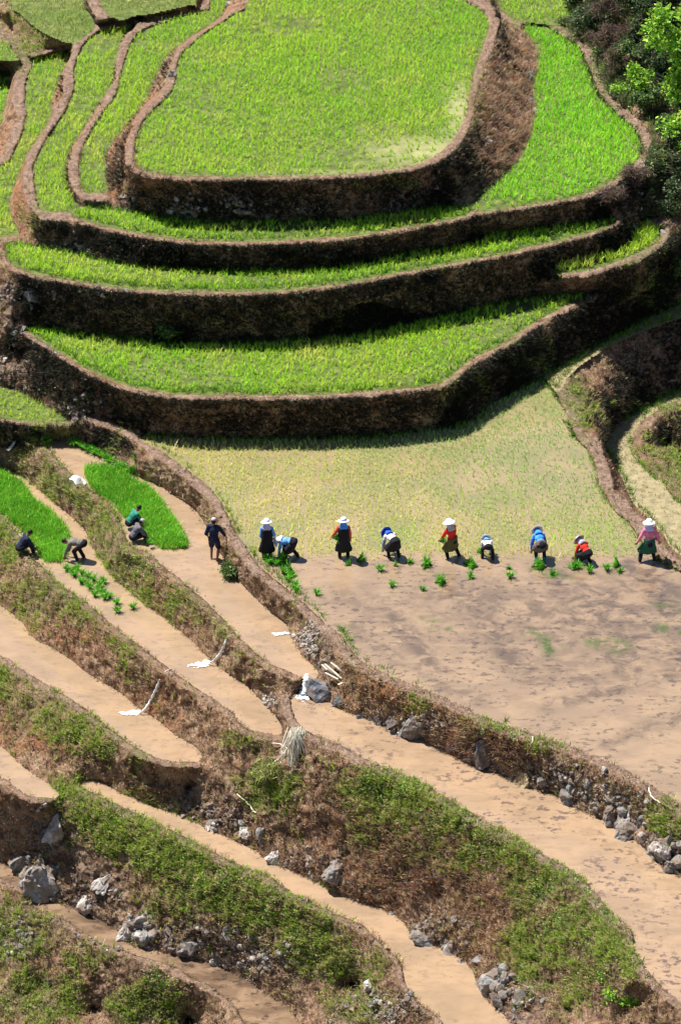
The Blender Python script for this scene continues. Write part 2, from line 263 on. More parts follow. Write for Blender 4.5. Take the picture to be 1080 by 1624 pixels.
# ---------------------------------------------------------------- materials
def mat(name):
    m = bpy.data.materials.new(name); m.use_nodes = True; nt = m.node_tree
    return m, nt, nt.nodes["Principled BSDF"], nt.nodes["Material Output"]
class NG:
    def __init__(s, nt): s.nt = nt; s.N = nt.nodes; s.L = nt.links.new
    def set(s, sock, v):
        if hasattr(v, 'is_output'): s.L(v, sock)
        else: sock.default_value = v
    def noise(s, scale, detail=4, rough=.6, vec=None, dist=0):
        n = s.N.new("ShaderNodeTexNoise"); n.inputs['Scale'].default_value = scale; n.inputs['Detail'].default_value = detail
        n.inputs['Roughness'].default_value = rough; n.inputs['Distortion'].default_value = dist
        if vec is not None: s.L(vec, n.inputs['Vector'])
        return n.outputs[0]
    def coords(s, scale=(1, 1, 1), rot=(0, 0, 0)):
        g = s.N.new("ShaderNodeNewGeometry"); m = s.N.new("ShaderNodeMapping"); m.inputs['Scale'].default_value = scale; m.inputs['Rotation'].default_value = rot
        s.L(g.outputs['Position'], m.inputs[0]); return m.outputs[0]
    def ramp(s, fac, stops):
        r = s.N.new("ShaderNodeValToRGB"); e = r.color_ramp.elements
        while len(e) < len(stops): e.new(0.5)
        for k, (p, c) in enumerate(stops): e[k].position = p; e[k].color = (c if len(c) == 4 else (*c, 1))
        s.L(fac, r.inputs[0]); return r.outputs[0]
    def mr(s, v, a, b, c=0., d=1.):
        n = s.N.new("ShaderNodeMapRange"); s.set(n.inputs[0], v)
        for k, x in enumerate((a, b, c, d)): n.inputs[k + 1].default_value = x
        return n.outputs[0]
    def mix(s, fac, a, b, mode='MIX'):
        n = s.N.new("ShaderNodeMix"); n.data_type = 'RGBA'; n.blend_type = mode
        s.set(n.inputs[0], fac)
        for k, x in ((6, a), (7, b)):
            if hasattr(x, 'is_output'): s.L(x, n.inputs[k])
            else: n.inputs[k].default_value = (*x[:3], 1)
        return n.outputs[2]
    def m(s, op, a, b=0.0):
        n = s.N.new("ShaderNodeMath"); n.operation = op; s.set(n.inputs[0], a); s.set(n.inputs[1], b); return n.outputs[0]
    def attr(s, name):
        n = s.N.new("ShaderNodeAttribute"); n.attribute_name = name; return n.outputs['Fac']
    def bump(s, h, strength, dist, prev=None):
        n = s.N.new("ShaderNodeBump"); n.inputs['Strength'].default_value = strength; n.inputs['Distance'].default_value = dist
        s.L(h, n.inputs['Height']);
        if prev is not None: s.L(prev, n.inputs['Normal'])
        return n.outputs[0]

def earth_material():
    m, nt, b, out = mat("earth"); g = NG(nt); c = g.coords()
    base = g.ramp(g.noise(2.2, 6, .68, c), [(.28, (.050, .030, .022)), (.42, (.18, .105, .065)), (.53, (.36, .225, .14)), (.70, (.54, .39, .27))])
    fine = g.ramp(g.noise(16, 3, .7, c), [(.3, (.35, .35, .35)), (.55, (1, 1, 1)), (.75, (1.5, 1.4, 1.3))])
    col = g.mix(.8, base, fine, 'MULTIPLY')
    redc = g.ramp(g.noise(7, 4, .6, c), [(.3, (.20, .07, .030)), (.7, (.46, .20, .10))])
    col = g.mix(g.m('MULTIPLY', g.attr('red'), g.mr(g.noise(1.7, 3, .6, c), .35, .6)), col, redc)
    vo = g.N.new("ShaderNodeTexVoronoi"); vo.inputs['Scale'].default_value = 9; g.L(c, vo.inputs['Vector'])
    grey = g.ramp(vo.outputs['Distance'], [(0, (.42, .36, .31)), (.45, (.20, .16, .13)), (.7, (.04, .03, .03))])
    st = g.m('MULTIPLY', g.attr('stony'), g.mr(g.noise(1.5, 3, .6, c), .40, .55)); col = g.mix(st, col, grey)
    lipc = g.ramp(g.noise(5, 5, .7, c), [(.3, (.13, .080, .055)), (.5, (.28, .185, .135)), (.7, (.42, .31, .235))])
    col = g.mix(g.attr('lip'), col, lipc)
    grc = g.ramp(g.noise(6, 4, .7, c), [(.3, (.03, .055, .012)), (.55, (.085, .13, .025)), (.75, (.17, .19, .06))])
    col = g.mix(g.m('MULTIPLY', g.attr('wet'), .75), col, (.045, .030, .022)); gf = g.m('MULTIPLY', g.mr(g.attr('green'), .25, .95), g.mr(g.noise(4, 4, .7, c), .38, .6, .15, .9)); col = g.mix(gf, col, grc)
    g.L(col, b.inputs['Base Color']); b.inputs['Roughness'].default_value = .95; b.inputs['Specular IOR Level'].default_value = .15
    rl = g.noise(1.0, 4, .7, g.coords((9, 9, 1.6))); bn = g.bump(rl, .8, .12, g.bump(g.noise(11, 5, .75, c), .9, .12)); bn = g.bump(vo.outputs['Distance'], .35, .05, bn)
    g.L(bn, b.inputs['Normal']); return m
def water_material(name, shallow, deep, spots, green=0.0, planted=None, rough=.14, patch=.5, spot=.8, silt=False):
    m, nt, b, out = mat(name); g = NG(nt); c = g.coords((1, .8, 1)); cs = g.coords((1.0, 1.9, 1), (0, 0, .5)); ch = g.coords((1, 2.2, 1))
    f = g.noise(.45, 4, .55, cs, .8); col = g.mix(g.mr(f, .42, .62), shallow, deep)
    f2 = g.noise(1.6, 5, .65, cs, .5); col = g.mix(g.m('MULTIPLY', g.mr(f2, .48, .66), patch), col, tuple(x * .62 for x in deep))
    if silt:
        sf = g.m('MULTIPLY', g.attr('silt'), g.mr(g.noise(1.3, 5, .65, g.coords((1, 1.3, 1), (0, 0, .4)), .6), .40, .58, .12, 1)); col = g.mix(sf, col, (.13, .092, .068)); col = g.mix(g.m('MULTIPLY', g.attr('algae'), g.mr(g.noise(2.2, 3, .6, c), .42, .6)), col, (.075, .105, .03))
    if green: col = g.mix(g.m('MULTIPLY', g.mr(g.noise(.55, 3, .6, g.coords((1, 1, 1), (0, 0, 1))), .58, .68), green), col, (.10, .125, .05))
    sp = g.m('MULTIPLY', g.mr(g.noise(3.4, 4, .66, g.coords((1, 1.5, 1))), .545, .60), g.mr(g.noise(.6, 2, .5, c), .40, .52)); col = g.mix(g.m('MULTIPLY', sp, spot), col, spots)
    if planted is not None:
        pc = g.mix(g.mr(g.noise(.5, 4, .6, c), .4, .6), planted[0], planted[1])
        pc = g.mix(g.m('MULTIPLY', g.mr(g.noise(9, 3, .7, ch), .5, .62), .5), pc, planted[2])
        col = g.mix(g.attr('planted'), col, pc)
    df = nt.nodes.new('ShaderNodeBsdfDiffuse'); g.L(col, df.inputs[0]); gl = nt.nodes.new('ShaderNodeBsdfGlossy'); gl.inputs['Roughness'].default_value = rough; fr = nt.nodes.new('ShaderNodeFresnel'); fr.inputs[0].default_value = 1.7
    mx = nt.nodes.new('ShaderNodeMixShader'); g.L(fr.outputs[0], mx.inputs[0]); g.L(df.outputs[0], mx.inputs[1]); g.L(gl.outputs[0], mx.inputs[2]); g.L(mx.outputs[0], out.inputs[0])
    g.L(g.bump(g.noise(3, 3, .5, g.coords((1, 2.5, 1))), .035 if silt else .07, .02), gl.inputs['Normal']); return m
def ground_material(name, stops, scale=3, bump=.5, rough=.9, pale=None):
    m, nt, b, out = mat(name); g = NG(nt); c = g.coords()
    col = g.ramp(g.noise(scale, 6, .68, c), stops); col = g.mix(.7, col, g.ramp(g.noise(scale * 7, 3, .7, c), [(.35, (.45, .45, .45)), (.6, (1, 1, 1)), (.8, (1.3, 1.3, 1.3))]), 'MULTIPLY')
    if pale: col = g.mix(g.attr('pale'), col, pale)
    g.L(col, b.inputs['Base Color']); b.inputs['Roughness'].default_value = rough; b.inputs['Specular IOR Level'].default_value = .2
    g.L(g.bump(g.noise(scale * 5, 4, .7, c), bump, .05), b.inputs['Normal']); return m
def leaf_material(name="leaf", trans=.35, rough=.5):
    m, nt, b, out = mat(name); g = NG(nt); a = nt.nodes.new("ShaderNodeAttribute"); a.attribute_name = 'Col'
    g.L(a.outputs['Color'], b.inputs['Base Color']); b.inputs['Roughness'].default_value = rough; b.inputs['Specular IOR Level'].default_value = .25
    t = nt.nodes.new("ShaderNodeBsdfTranslucent"); g.L(a.outputs['Color'], t.inputs[0]); x = nt.nodes.new("ShaderNodeMixShader"); x.inputs[0].default_value = trans
    g.L(b.outputs[0], x.inputs[1]); g.L(t.outputs[0], x.inputs[2]); g.L(x.outputs[0], out.inputs[0]); return m
def rock_material(name="rock", tones=((.07, .07, .075), (.22, .21, .20), (.46, .43, .40))):
    m, nt, b, out = mat(name); g = NG(nt)
    tc = nt.nodes.new("ShaderNodeTexCoord").outputs['Object']
    oi = nt.nodes.new("ShaderNodeObjectInfo"); c = g.coords()
    col = g.ramp(g.noise(5, 5, .7, c, .6), [(.32, tones[0]), (.5, tones[1]), (.72, tones[2])])
    col = g.mix(g.m('MULTIPLY', g.mr(g.noise(2.5, 4, .65, c), .44, .56), .75), col, (.15, .095, .06))
    g.L(col, b.inputs['Base Color']); b.inputs['Roughness'].default_value = .8
    g.L(g.bump(g.noise(14, 5, .7, c), .7, .04), b.inputs['Normal']); return m
def plain(name, rgb, rough=.85, var=.25, scale=14, spec=.2):
    m, nt, b, out = mat(name); g = NG(nt); tc = nt.nodes.new("ShaderNodeTexCoord").outputs['Object']
    col = g.ramp(g.noise(scale, 3, .6, tc), [(.3, tuple(x * (1 - var) for x in rgb)), (.7, tuple(min(1, x * (1 + var)) for x in rgb))])
    g.L(col, b.inputs['Base Color']); b.inputs['Roughness'].default_value = rough; b.inputs['Specular IOR Level'].default_value = spec
    g.L(g.bump(g.noise(scale * 1.5, 3, .6, tc), .4, .02), b.inputs['Normal']); return m
M_EARTH = earth_material()
M_LEAF = leaf_material()
M_ROCK = rock_material()
M_PALEROCK = rock_material("pale_rock", ((.20, .18, .17), (.42, .38, .35), (.66, .62, .58)))
MUD = water_material("muddy_water", (.35, .238, .150), (.285, .198, .128), (.11, .076, .068), patch=.25, spot=.25, rough=.02)
MUD_RIPPLED = water_material('muddy_channel_water', (.35, .236, .148), (.285, .195, .125), (.115, .078, .068), patch=.35, spot=.85, rough=.02)
MUD_BIG = water_material("muddy_paddy_water", (.31, .215, .138), (.25, .175, .118), (.055, .042, .040), green=.0, rough=.02, patch=.3, silt=True,
                         spot=.6,
                         planted=((.30, .225, .125), (.22, .195, .095), (.12, .13, .06)))
MUD_WET = water_material("shallow_stream_water", (.25, .165, .105), (.11, .07, .045), (.05, .035, .03), rough=.08)
M_FIELD = ground_material("wet_field_mud", [(.3, (.05, .070, .018)), (.55, (.12, .16, .035)), (.75, (.24, .24, .09))], pale=(.30, .29, .13))
M_SAND = ground_material("pale_stubble_mud", [(.3, (.15, .14, .085)), (.5, (.30, .25, .14)), (.72, (.42, .34, .20))])
M_PATH = ground_material("grassy_path", [(.3, (.14, .14, .05)), (.5, (.30, .25, .13)), (.75, (.42, .33, .2))])

# ---------------------------------------------------------------- ground sheets
quadI = (np.arange(NV - 1)[:, None] * NU + np.arange(NU - 1)[None]); QUADS = np.stack([quadI, quadI + NU, quadI + NU + 1, quadI + 1], -1)
def submesh(name, P, qmask, m, kind='structure', attrs=None, **kw):
    q = QUADS[qmask]; used = np.unique(q); mp = np.zeros(NV * NU, int); mp[used] = np.arange(len(used))
    Pf = P.reshape(-1, 3)[used]
    return tag(make_mesh(name, Pf, [mp[q]], m, smooth=True, attrs={k: a.ravel()[used] for k, a in (attrs or {}).items()}, **kw), kind=kind)
wf = np.zeros((NV, NU), bool)
for k in 'EFGHIKRML': wf |= FM[k]
wetm = (dil(wf, 2) * .6 + dil(wf, 1) * .4) * bank
# earth lips get the lip colour, fading over two cells
lipw = isrim.astype(float)
p = np.pad(lipw, 1, mode='edge'); lipw = np.clip((p[:-2, 1:-1] + p[2:, 1:-1] + p[1:-1, :-2] + p[1:-1, 2:] + 2 * lipw) / 6 + .25 * n2, 0, 1) * (lipw > 0)
for i_, f_ in {4: .5, 11: .55, 13: .8, 17: .45, 18: .4, 19: .6, 21: .6, 24: .8, 0: .8}.items(): lipw = np.where(lab == 100 + i_, lipw * f_, lipw)
AT = {'green': green, 'red': redm, 'stony': stony, 'lip': lipw, 'wet': wetm}
ql = lab[:-1, :-1]
# connected banks
small = bank[::4, ::4]; comp = np.where(small, np.arange(small.size).reshape(small.shape) + 1, 0)
for _ in range(900):
    p = np.pad(comp, 1); c2 = np.maximum.reduce([comp, p[:-2, 1:-1], p[2:, 1:-1], p[1:-1, :-2], p[1:-1, 2:]]) * small
    if (c2 == comp).all(): break
    comp = c2
compF = np.repeat(np.repeat(comp, 4, 0), 4, 1)[:NV, :NU][:-1, :-1] * (ql == -1)
ids, cnt = np.unique(compF[compF > 0], return_counts=True)
big = [i for i, c in zip(ids, cnt) if c > 1200]
rest = np.ones_like(ql, bool)
for i in big:
    qm = compF == i; rest &= ~qm; submesh("terrace_bank", PT, qm, M_EARTH, attrs=AT)
for i in range(len(RIMS)):
    qm = ql == 100 + i
    if qm.sum() > 20: rest &= ~qm; submesh("earth_bund", PT, qm, M_EARTH, attrs=AT)
submesh("ground", PT, rest, M_EARTH, attrs=AT)
# a far slope under and around the sheet, out to the horizon
xs = np.linspace(-420, 420, 61); ys = np.linspace(10, 700, 71); X, Y = np.meshgrid(xs, ys)
slope = np.interp(Y, [10, 75, 95, 108, 140, 160, 700], [-34, -22, -15, -9, -1, 1, 160]); Pg = np.stack([X, Y, slope - 1.2], -1); Pg[..., 2] += 2.5 * fbm(Pg, .03, 3, 3) * (np.abs(X) > 30)
ii = (np.arange(70)[:, None] * 61 + np.arange(60)[None]); far = make_mesh("hillside", Pg.reshape(-1, 3), [np.stack([ii, ii + 1, ii + 62, ii + 61], -1).reshape(-1, 4)], M_EARTH, smooth=True,
    attrs={k: np.full(Pg.size // 3, v) for k, v in (('green', .6), ('red', .2), ('stony', 0), ('lip', 0), ('wet', 0))}); tag(far, kind='structure')

FMAT = {k: M_FIELD for k in FIELDS}
for k in 'FGHIKR': FMAT[k] = MUD
FMAT['R'] = MUD_RIPPLED
FMAT['L'] = FMAT['M'] = MUD_WET; FMAT['E'] = MUD_BIG; FMAT['U'] = M_SAND; FMAT['P'] = M_PATH; FMAT['X'] = M_FIELD
def streaks(L):
    a = np.zeros((NV, NU)); wu = gu + 9 * n1 * 2; wv = gv + 6 * n2
    for (x0, y0, x1, y1, w, s) in L:
        dx, dy = x1 - x0, (y1 - y0) * 1.6; t = np.clip(((wu - x0) * dx + (wv - y0) * 1.6 * dy) / (dx * dx + dy * dy), 0, 1)
        d2 = (wu - x0 - dx * t) ** 2 + ((wv - y0) * 1.6 - dy * t) ** 2; a = np.maximum(a, s * np.exp(-d2 / (w * w)))
    return np.clip(a * 1.6, 0, 1)
silt = streaks([(700,950,1000,985,60,.55),(900,930,1100,960,50,.6),(560,950,680,1040,40,.4),(760,1010,960,1060,50,.35),(980,1000,1150,1050,50,.5),(600,955,700,1075,22,.7),(560,990,640,1050,20,.5),(690,935,800,1000,22,.6),(740,960,830,1060,26,.7),(800,985,900,1020,24,.6),(880,915,1000,1060,34,.8),(1000,905,1100,990,40,.95),(930,935,1030,1000,40,.7),(1000,1010,1100,1050,30,.7),(700,1085,760,1110,20,.5),(870,1120,1090,1062,16,.7),(820,1080,960,1075,14,.5),(960,1180,1090,1130,16,.5),(880,1060,980,1090,18,.5),(760,920,860,930,14,.3)])
algae = streaks([(850,1005,870,1030,14,.9),(940,1015,980,1025,16,.7),(1050,995,1085,1000,12,.8),(680,990,700,995,12,.6),(860,905,900,912,14,.6),(1040,960,1070,965,10,.5),(650,975,660,980,8,.4)])
palem = np.clip(np.exp(-(((gu - 665) / 75) ** 2 + ((gv - 240) / 24) ** 2)) + np.exp(-(((gu - 727) / 20) ** 2 + ((gv - 175) / 45) ** 2)) + .5 * np.exp(-(((gu - 600) / 200) ** 2 + ((gv - 275) / 6) ** 2)), 0, 1) * np.clip(.8 + n2, .3, 1)
planted = np.clip((887 + 14 * n1 + 16 * n2 - gv) / 22.0, 0, 1)
for k, (z, _) in FIELDS.items():
    m = dil(FM[k], 3); m &= (FM[k] | (ZT > z - .12)); m &= FM[k] | ~isfield
    q = m[:-1, :-1] & m[1:, :-1] & m[:-1, 1:] & m[1:, 1:]
    P = at(gu, gv, np.full((NV, NU), z)); wet = FMAT[k] in (MUD, MUD_RIPPLED, MUD_BIG, MUD_WET)
    if not wet: P = P + np.array([0, 0, 1.0]) * (0.03 * n2 + .015 * n3)[..., None]
    nm = "paddy_water" if wet else ("path" if k == 'P' else "rice_field")
    submesh(nm, P, q, FMAT[k], attrs={'planted': planted, 'silt': silt, 'algae': algae} if k == 'E' else ({'pale': palem} if k == 'A' else None))

# ---------------------------------------------------------------- leaves and blades
def blades(B, D, L, W, bend, col, droop=.35, mid=.55, midw=.85):
    n = len(B); rnd = rng.normal(size=(n, 3)); side = np.cross(D, rnd); side /= np.linalg.norm(side, axis=1, keepdims=True) + 1e-9
    hor = D.copy(); hor[:, 2] = 0; hn = np.linalg.norm(hor, axis=1, keepdims=True); r2 = rng.normal(size=(n, 3)); r2[:, 2] = 0
    hor = np.where(hn > .05, hor / (hn + 1e-9), r2 / (np.linalg.norm(r2, axis=1, keepdims=True) + 1e-9))
    L = L[:, None]; W = W[:, None]; bend = bend[:, None]
    m_ = B + D * L * mid + hor * bend * L * .2
    t_ = B + D * L + hor * bend * L * .6; t_[:, 2] -= (droop * bend * L)[:, 0]
    V = np.stack([B - side * W * .5, B + side * W * .5, m_ + side * W * .5 * midw, m_ - side * W * .5 * midw, t_], 1).reshape(-1, 3)
    k = np.arange(n) * 5
    Q = np.stack([k, k + 1, k + 2, k + 3], 1); T = np.stack([k + 3, k + 2, k + 4], 1)
    C = np.repeat(col, 5, 0)
    return V, Q, T, C
def blade_object(name, parts, parent=None, m=None):
    V = []; Q = []; T = []; C = []; o = 0
    for (v, q, t, c) in parts: V.append(v); Q.append(q + o); T.append(t + o); C.append(c); o += len(v)
    return make_mesh(name, np.concatenate(V), [np.concatenate(Q), np.concatenate(T)], m or M_LEAF, parent, col=np.concatenate(C))
def tufts(B, n, L, spread, W, col, N=None, cv=.25, bend=.8, lv=.3):
    """n blades at each base B"""
    b = np.repeat(B, n, 0); k = len(b); b = b + rng.normal(size=(k, 3)) * np.array([.018, .018, 0]) * (W / .015)
    a = rng.random(k) * 2 * np.pi; s = np.abs(rng.normal(size=k)) * spread
    D = np.stack([np.cos(a) * s, np.sin(a) * s, np.ones(k)], 1)
    if N is not None: D += np.repeat(N, n, 0) * .6
    D /= np.linalg.norm(D, axis=1, keepdims=True)
    c = np.repeat(col, n, 0) * (1 + cv * rng.normal(size=(k, 1))); c = np.clip(c, .004, .95)
    Lk = np.repeat(np.broadcast_to(L, (len(B),)), n) * (1 + lv * rng.normal(size=k)).clip(.4, 1.7)
    return blades(b, D, Lk, np.full(k, W) * rng.uniform(.7, 1.3, k), bend * rng.random(k), c)
def lookup(arr, P):
    u, v = proj(P); j = ((u - U0) / ST).round().astype(int); i = ((v - V0) / ST).round().astype(int)
    ok = (i >= 0) & (i < NV) & (j >= 0) & (j < NU); return arr[i.clip(0, NV - 1), j.clip(0, NU - 1)], ok
def plant_grid(k, sp, jit=.2, shrink=1):
    z = FIELDS[k][0]; m = FM[k]
    for _ in range(shrink): m = ~dil(~m, 1)
    P = at(gu[m], gv[m], z); x0, y0 = P[:, 0].min(), P[:, 1].min(); x1, y1 = P[:, 0].max(), P[:, 1].max()
    X, Y = np.meshgrid(np.arange(x0, x1, sp), np.arange(y0, y1, sp * 1.1)); B = np.stack([X.ravel(), Y.ravel(), np.full(X.size, z)], 1)
    B[:, :2] += rng.normal(size=(len(B), 2)) * sp * jit
    ins, ok = lookup(m, B); u, v = proj(B); return B[ins & ok & (u > -70) & (u < 1150) & (v > -60) & (v < 1690)]
LIME = np.array([.54, .84, .06]); LIME2 = np.array([.36, .72, .04]); YEL = np.array([.72, .84, .14]); PALE = np.array([.50, .46, .20])
def rice_colour(B, pale=0.0, seed=0, tint=None):
    a = fbm(B, .25, 3, 60 + seed)[:, None] * .9 + .5; c = LIME * np.clip(a, 0, 1) + LIME2 * (1 - np.clip(a, 0, 1))
    y = np.clip(fbm(B, .6, 3, 70 + seed)[:, None] * 1.4 + pale, 0, 1); c = c * (1 - y) + YEL * y
    c = c + np.array([.10, .06, .03]) * np.clip(fbm(B, .9, 3, 75 + seed)[:, None] * 2, 0, 1)
    if tint is not None: c = c * tint
    return c
def rice(k, sp, L, n, W, pale=.1, spread=.28, thin=None, seed=0, tint=None):
    B = plant_grid(k, sp); u, v = proj(B); keep = rng.random(len(B)) < .93
    patchy = fbm(B, .35, 4, 90 + seed); keep &= rng.random(len(B)) < np.clip(1.0 + patchy * 1.7, .3, 1)
    if thin is not None: keep &= rng.random(len(B)) < thin(u, v)
    B = B[keep]; u = u[keep]; v = v[keep]
    Lk = L * (1 + .35 * fbm(B, .5, 3, 80 + seed)) * (1 + .15 * rng.normal(size=len(B)))
    V = blade_object("rice_plants", [tufts(B, n, Lk, spread, W, rice_colour(B, pale, seed, tint), cv=.36)])
    return V
labels = {'A': "dense lime green young rice covering the rounded topmost terrace", 'Q': "bright green young rice on the broad terrace right of the rounded dome",
 'Q2': "paler green rice at the top edge above the bright right terrace", 'B': "thin ribbon of young rice directly below the rounded dome bank", 'S1': "strip of young rice running beside the left flank of the dome",
 'S2': "second curved strip of rice left of the dome between two reddish bunds", 'S3': "long curved rice strip left of the widest reddish bund", 'S4': "small bright rice patch at the left edge beside a red bund", 'S5': "sliver of rice at the upper left edge above a small dark bund",
 'T1': "olive green rice in the small upper left field", 'T2': "dull green rice in the small field above the curved strips", 'C': "long ribbon of rice on the second curved terrace below the dome", 'W': "small wedge of tall bright rice at the right end of the terraces",
 'D': "wide crescent of yellow green rice above the flooded planting field", 'X': "little green rice patch at the left edge above the seedling beds"}
def thinA(u, v):
    edge = np.exp(-(((u - 665) / 75) ** 2 + ((v - 235) / 26) ** 2)) + np.exp(-(((u - 725) / 22) ** 2 + ((v - 175) / 40) ** 2)); return 1 - .8 * np.clip(edge, 0, 1)
spec = {'A': (.17, .18, 10, .018, -.08, thinA), 'Q': (.17, .22, 8, .022, -.25, None), 'Q2': (.2, .2, 6, .022, .2, None), 'B': (.16, .17, 10, .02, -.05, None), 'S1': (.18, .22, 7, .02, .0, None), 'S2': (.18, .22, 7, .02, .1, None), 'S3': (.19, .2, 7, .02, .25, None),
        'S4': (.18, .22, 7, .02, -.2, None), 'S5': (.2, .2, 6, .02, .1, None), 'T1': (.22, .16, 6, .02, .35, None), 'T2': (.22, .16, 6, .02, .35, None), 'C': (.16, .18, 10, .02, -.08, None), 'W': (.16, .32, 9, .022, .0, None), 'D': (.16, .18, 10, .02, -.03, None), 'X': (.2, .2, 7, .02, .3, None)}
for s_, (k, (sp, L, n, W, pale, th)) in enumerate(spec.items()):
    tint = np.array([.75, .62, 1.5]) if k in ('T1', 'T2') else (np.array([.8, 1.05, .8]) if k in ('Q', 'S4') else None)
    tag(rice(k, sp, L, n, W, pale, thin=th, seed=s_, tint=tint), labels[k], "rice", kind='stuff')
# newly planted, thin seedlings behind the people
B = plant_grid('E', .14, .4, 0); u, v = proj(B); B = B[(v < 882 + rng.normal(size=len(v)) * 5)]; u, v = proj(B)
B = B[rng.random(len(B)) < np.clip(.78 + 1.0 * fbm(B, .3, 3, 101), .3, 1)]; u, v = proj(B)
a = np.clip(1 - (v - 690) / 170 + (u - 640) / 480, 0, 1)[:, None]; c = np.array([.78, .76, .20]) * (1 - a) + np.array([.40, .60, .18]) * a
g_ = np.clip(fbm(B, .35, 3, 104)[:, None] * 2.2, 0, 1); g_ = g_ * .9; c = c * (1 - g_) + np.array([.50, .78, .09]) * g_
tag(blade_object("rice_plants", [tufts(B, 4, .15, .30, .016, c, cv=.25)]), "sparse yellowish newly planted rice in the flooded field behind the planters", "rice", kind='stuff')
B = plant_grid('U', .16, .5, 0); u, v = proj(B); B = B[(v < 740) | (rng.random(len(v)) < .18)]
tag(blade_object("stubble", [tufts(B, 4, .08, .5, .018, np.tile([.42, .38, .16], (len(B), 1)))]), "short pale stubble on the sandy field at the right edge", "stubble", kind='stuff')
B = plant_grid('P', .09, .5, 0)
tag(blade_object("path_grass", [tufts(B, 4, .07, .5, .018, np.tile([.20, .24, .06], (len(B), 1)))]), "short green and straw grass on the narrow path at the right", "grass", kind='stuff')

# ---------------------------------------------------------------- ground cover on the banks
def cells(mask, n, weight=None):
    idx = np.flatnonzero(mask.ravel() & (gu.ravel() > -60) & (gu.ravel() < 1140) & (gv.ravel() > -50) & (gv.ravel() < 1680))
    if weight is not None:
        w = weight.ravel()[idx]; s = w.sum(); idx = rng.choice(idx, n, p=w / s)
    else: idx = rng.choice(idx, n)
    return idx
PF = PT.reshape(-1, 3); NFm = Nn.reshape(-1, 3)
SRX = np.stack([gu, gv], -1).reshape(-1, 2)
fin = fbm(P0, 2.4, 3, 120)
drymask = np.clip(.35 + 1.5 * fbm(P0, .7, 4, 130), .04, 1)
# pale dry grass is held back on the upper walls to darken them as shade
DRY = np.array([[.54, .40, .22], [.42, .23, .12], [.24, .15, .11], [.68, .56, .36], [.36, .33, .11], [.17, .11, .09]])
GRN = np.array([[.31, .40, .07], [.40, .50, .08], [.18, .25, .05], [.52, .54, .16], [.32, .54, .05], [.50, .44, .22]])
def leafy(B, n, size, spread, col, cv=.3, N=None, flat=.5):
    b = np.repeat(B, n, 0); k = len(b); b = b + rng.normal(size=(k, 3)) * np.array([1, 1, .7]) * spread
    D = rng.normal(size=(k, 3)); D[:, 2] = np.abs(D[:, 2]) * flat; D /= np.linalg.norm(D, axis=1, keepdims=True)
    c = np.clip(np.repeat(col, n, 0) * (1 + cv * rng.normal(size=(k, 1))), .004, .9)
    s = size * rng.uniform(.6, 1.35, k); return blades(b, D, s, s * .55, rng.random(k), c, mid=.45, midw=1.5)
def scatter_tufts(name, label, n, mask, weight, pal, L, W, nb, spread, bend=.8, cv=.3, probs=None, lift=.0):
    i = cells(mask, n, weight); b = PF[i] + rng.normal(size=(n, 3)) * .02 + NFm[i] * lift; N = NFm[i]
    c = pal[rng.choice(len(pal), n, p=probs)]
    return tag(blade_object(name, [tufts(b, nb, L, spread, W, c, N=N, cv=cv, bend=bend)]), label, "grass", kind='stuff')
gw = np.clip(green - .22, 0, .55) * np.clip(.42 + 2.6 * fbm(P0, 1.3, 4, 190), .03, 1) * np.clip(.5 + 1.2 * fin, .05, 1)
lips = np.where(isrim, np.where((gv < 640) & (gu > 60), .08, .34), 1.0)
land = bank | isrim
scatter_tufts("bank_grass", "short green and olive grass tufts covering the terrace banks", 40000, land, gw * lips, GRN, .095, .015, 6, .7)
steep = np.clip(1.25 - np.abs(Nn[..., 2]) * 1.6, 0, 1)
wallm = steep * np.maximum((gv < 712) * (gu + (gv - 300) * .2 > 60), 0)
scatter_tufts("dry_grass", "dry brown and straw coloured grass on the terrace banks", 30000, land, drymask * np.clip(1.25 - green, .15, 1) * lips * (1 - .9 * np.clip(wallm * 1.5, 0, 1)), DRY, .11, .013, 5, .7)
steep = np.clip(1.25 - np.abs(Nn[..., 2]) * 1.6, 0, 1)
SHADE_SCRUB = np.array([[.022, .028, .014], [.030, .022, .020], [.016, .013, .016], [.045, .034, .025], [.028, .050, .016]])  # hanging weeds, near black: the shade of the upper walls put into their colour
wall_shade = steep * (gv < 712) * (gu + (gv - 300) * .2 > 60) * np.clip(.75 + 1.2 * fbm(P0, 1.1, 3, 170), .1, 1)
scatter_tufts("shade_scrub", "wiry weeds and roots on the steep upper terrace walls, darkened to stand for shade", 85000, bank, wall_shade, SHADE_SCRUB, .14, .018, 5, 1.0, bend=1.4)
scatter_tufts('tall_grass', 'longer green and straw coloured grass standing along the lower banks', 7000, land & (gv > 640), (np.clip(green - .15, 0, .6) * lips + .03) * np.clip(.4 + 2 * fbm(P0, 1.1, 3, 195), .03, 1), np.concatenate([GRN, DRY[[0, 3]]]), .21, .014, 6, .45)
flank = np.exp(-(((gu - 800) / 55) ** 2 + ((gv - 180) / 120) ** 2)) + .6 * np.exp(-(((gu - 250) / 60) ** 2 + ((gv - 250) / 50) ** 2)) + .5 * np.exp(-(((gu - 760) / 80) ** 2 + ((gv - 1180) / 40) ** 2)) + .3 * np.exp(-(((gu - 650) / 160) ** 2 + ((gv - 1380) / 70) ** 2))
scatter_tufts("dry_grass", "tall rust and purple brown dead grass on the open slopes and the dome flank", 9000, bank, flank * np.clip(.5 + 1.5 * fbm(P0, 1.5, 3, 175), .05, 1), np.array([[.42, .20, .10], [.32, .19, .15], [.50, .34, .20], [.24, .16, .15], [.58, .46, .30]]), .20, .014, 5, .7)
slope_ = bank & (gu > 885) & (gv < 345) & (gu > 885 + np.clip(gv - 40, 0, 210) * .62)
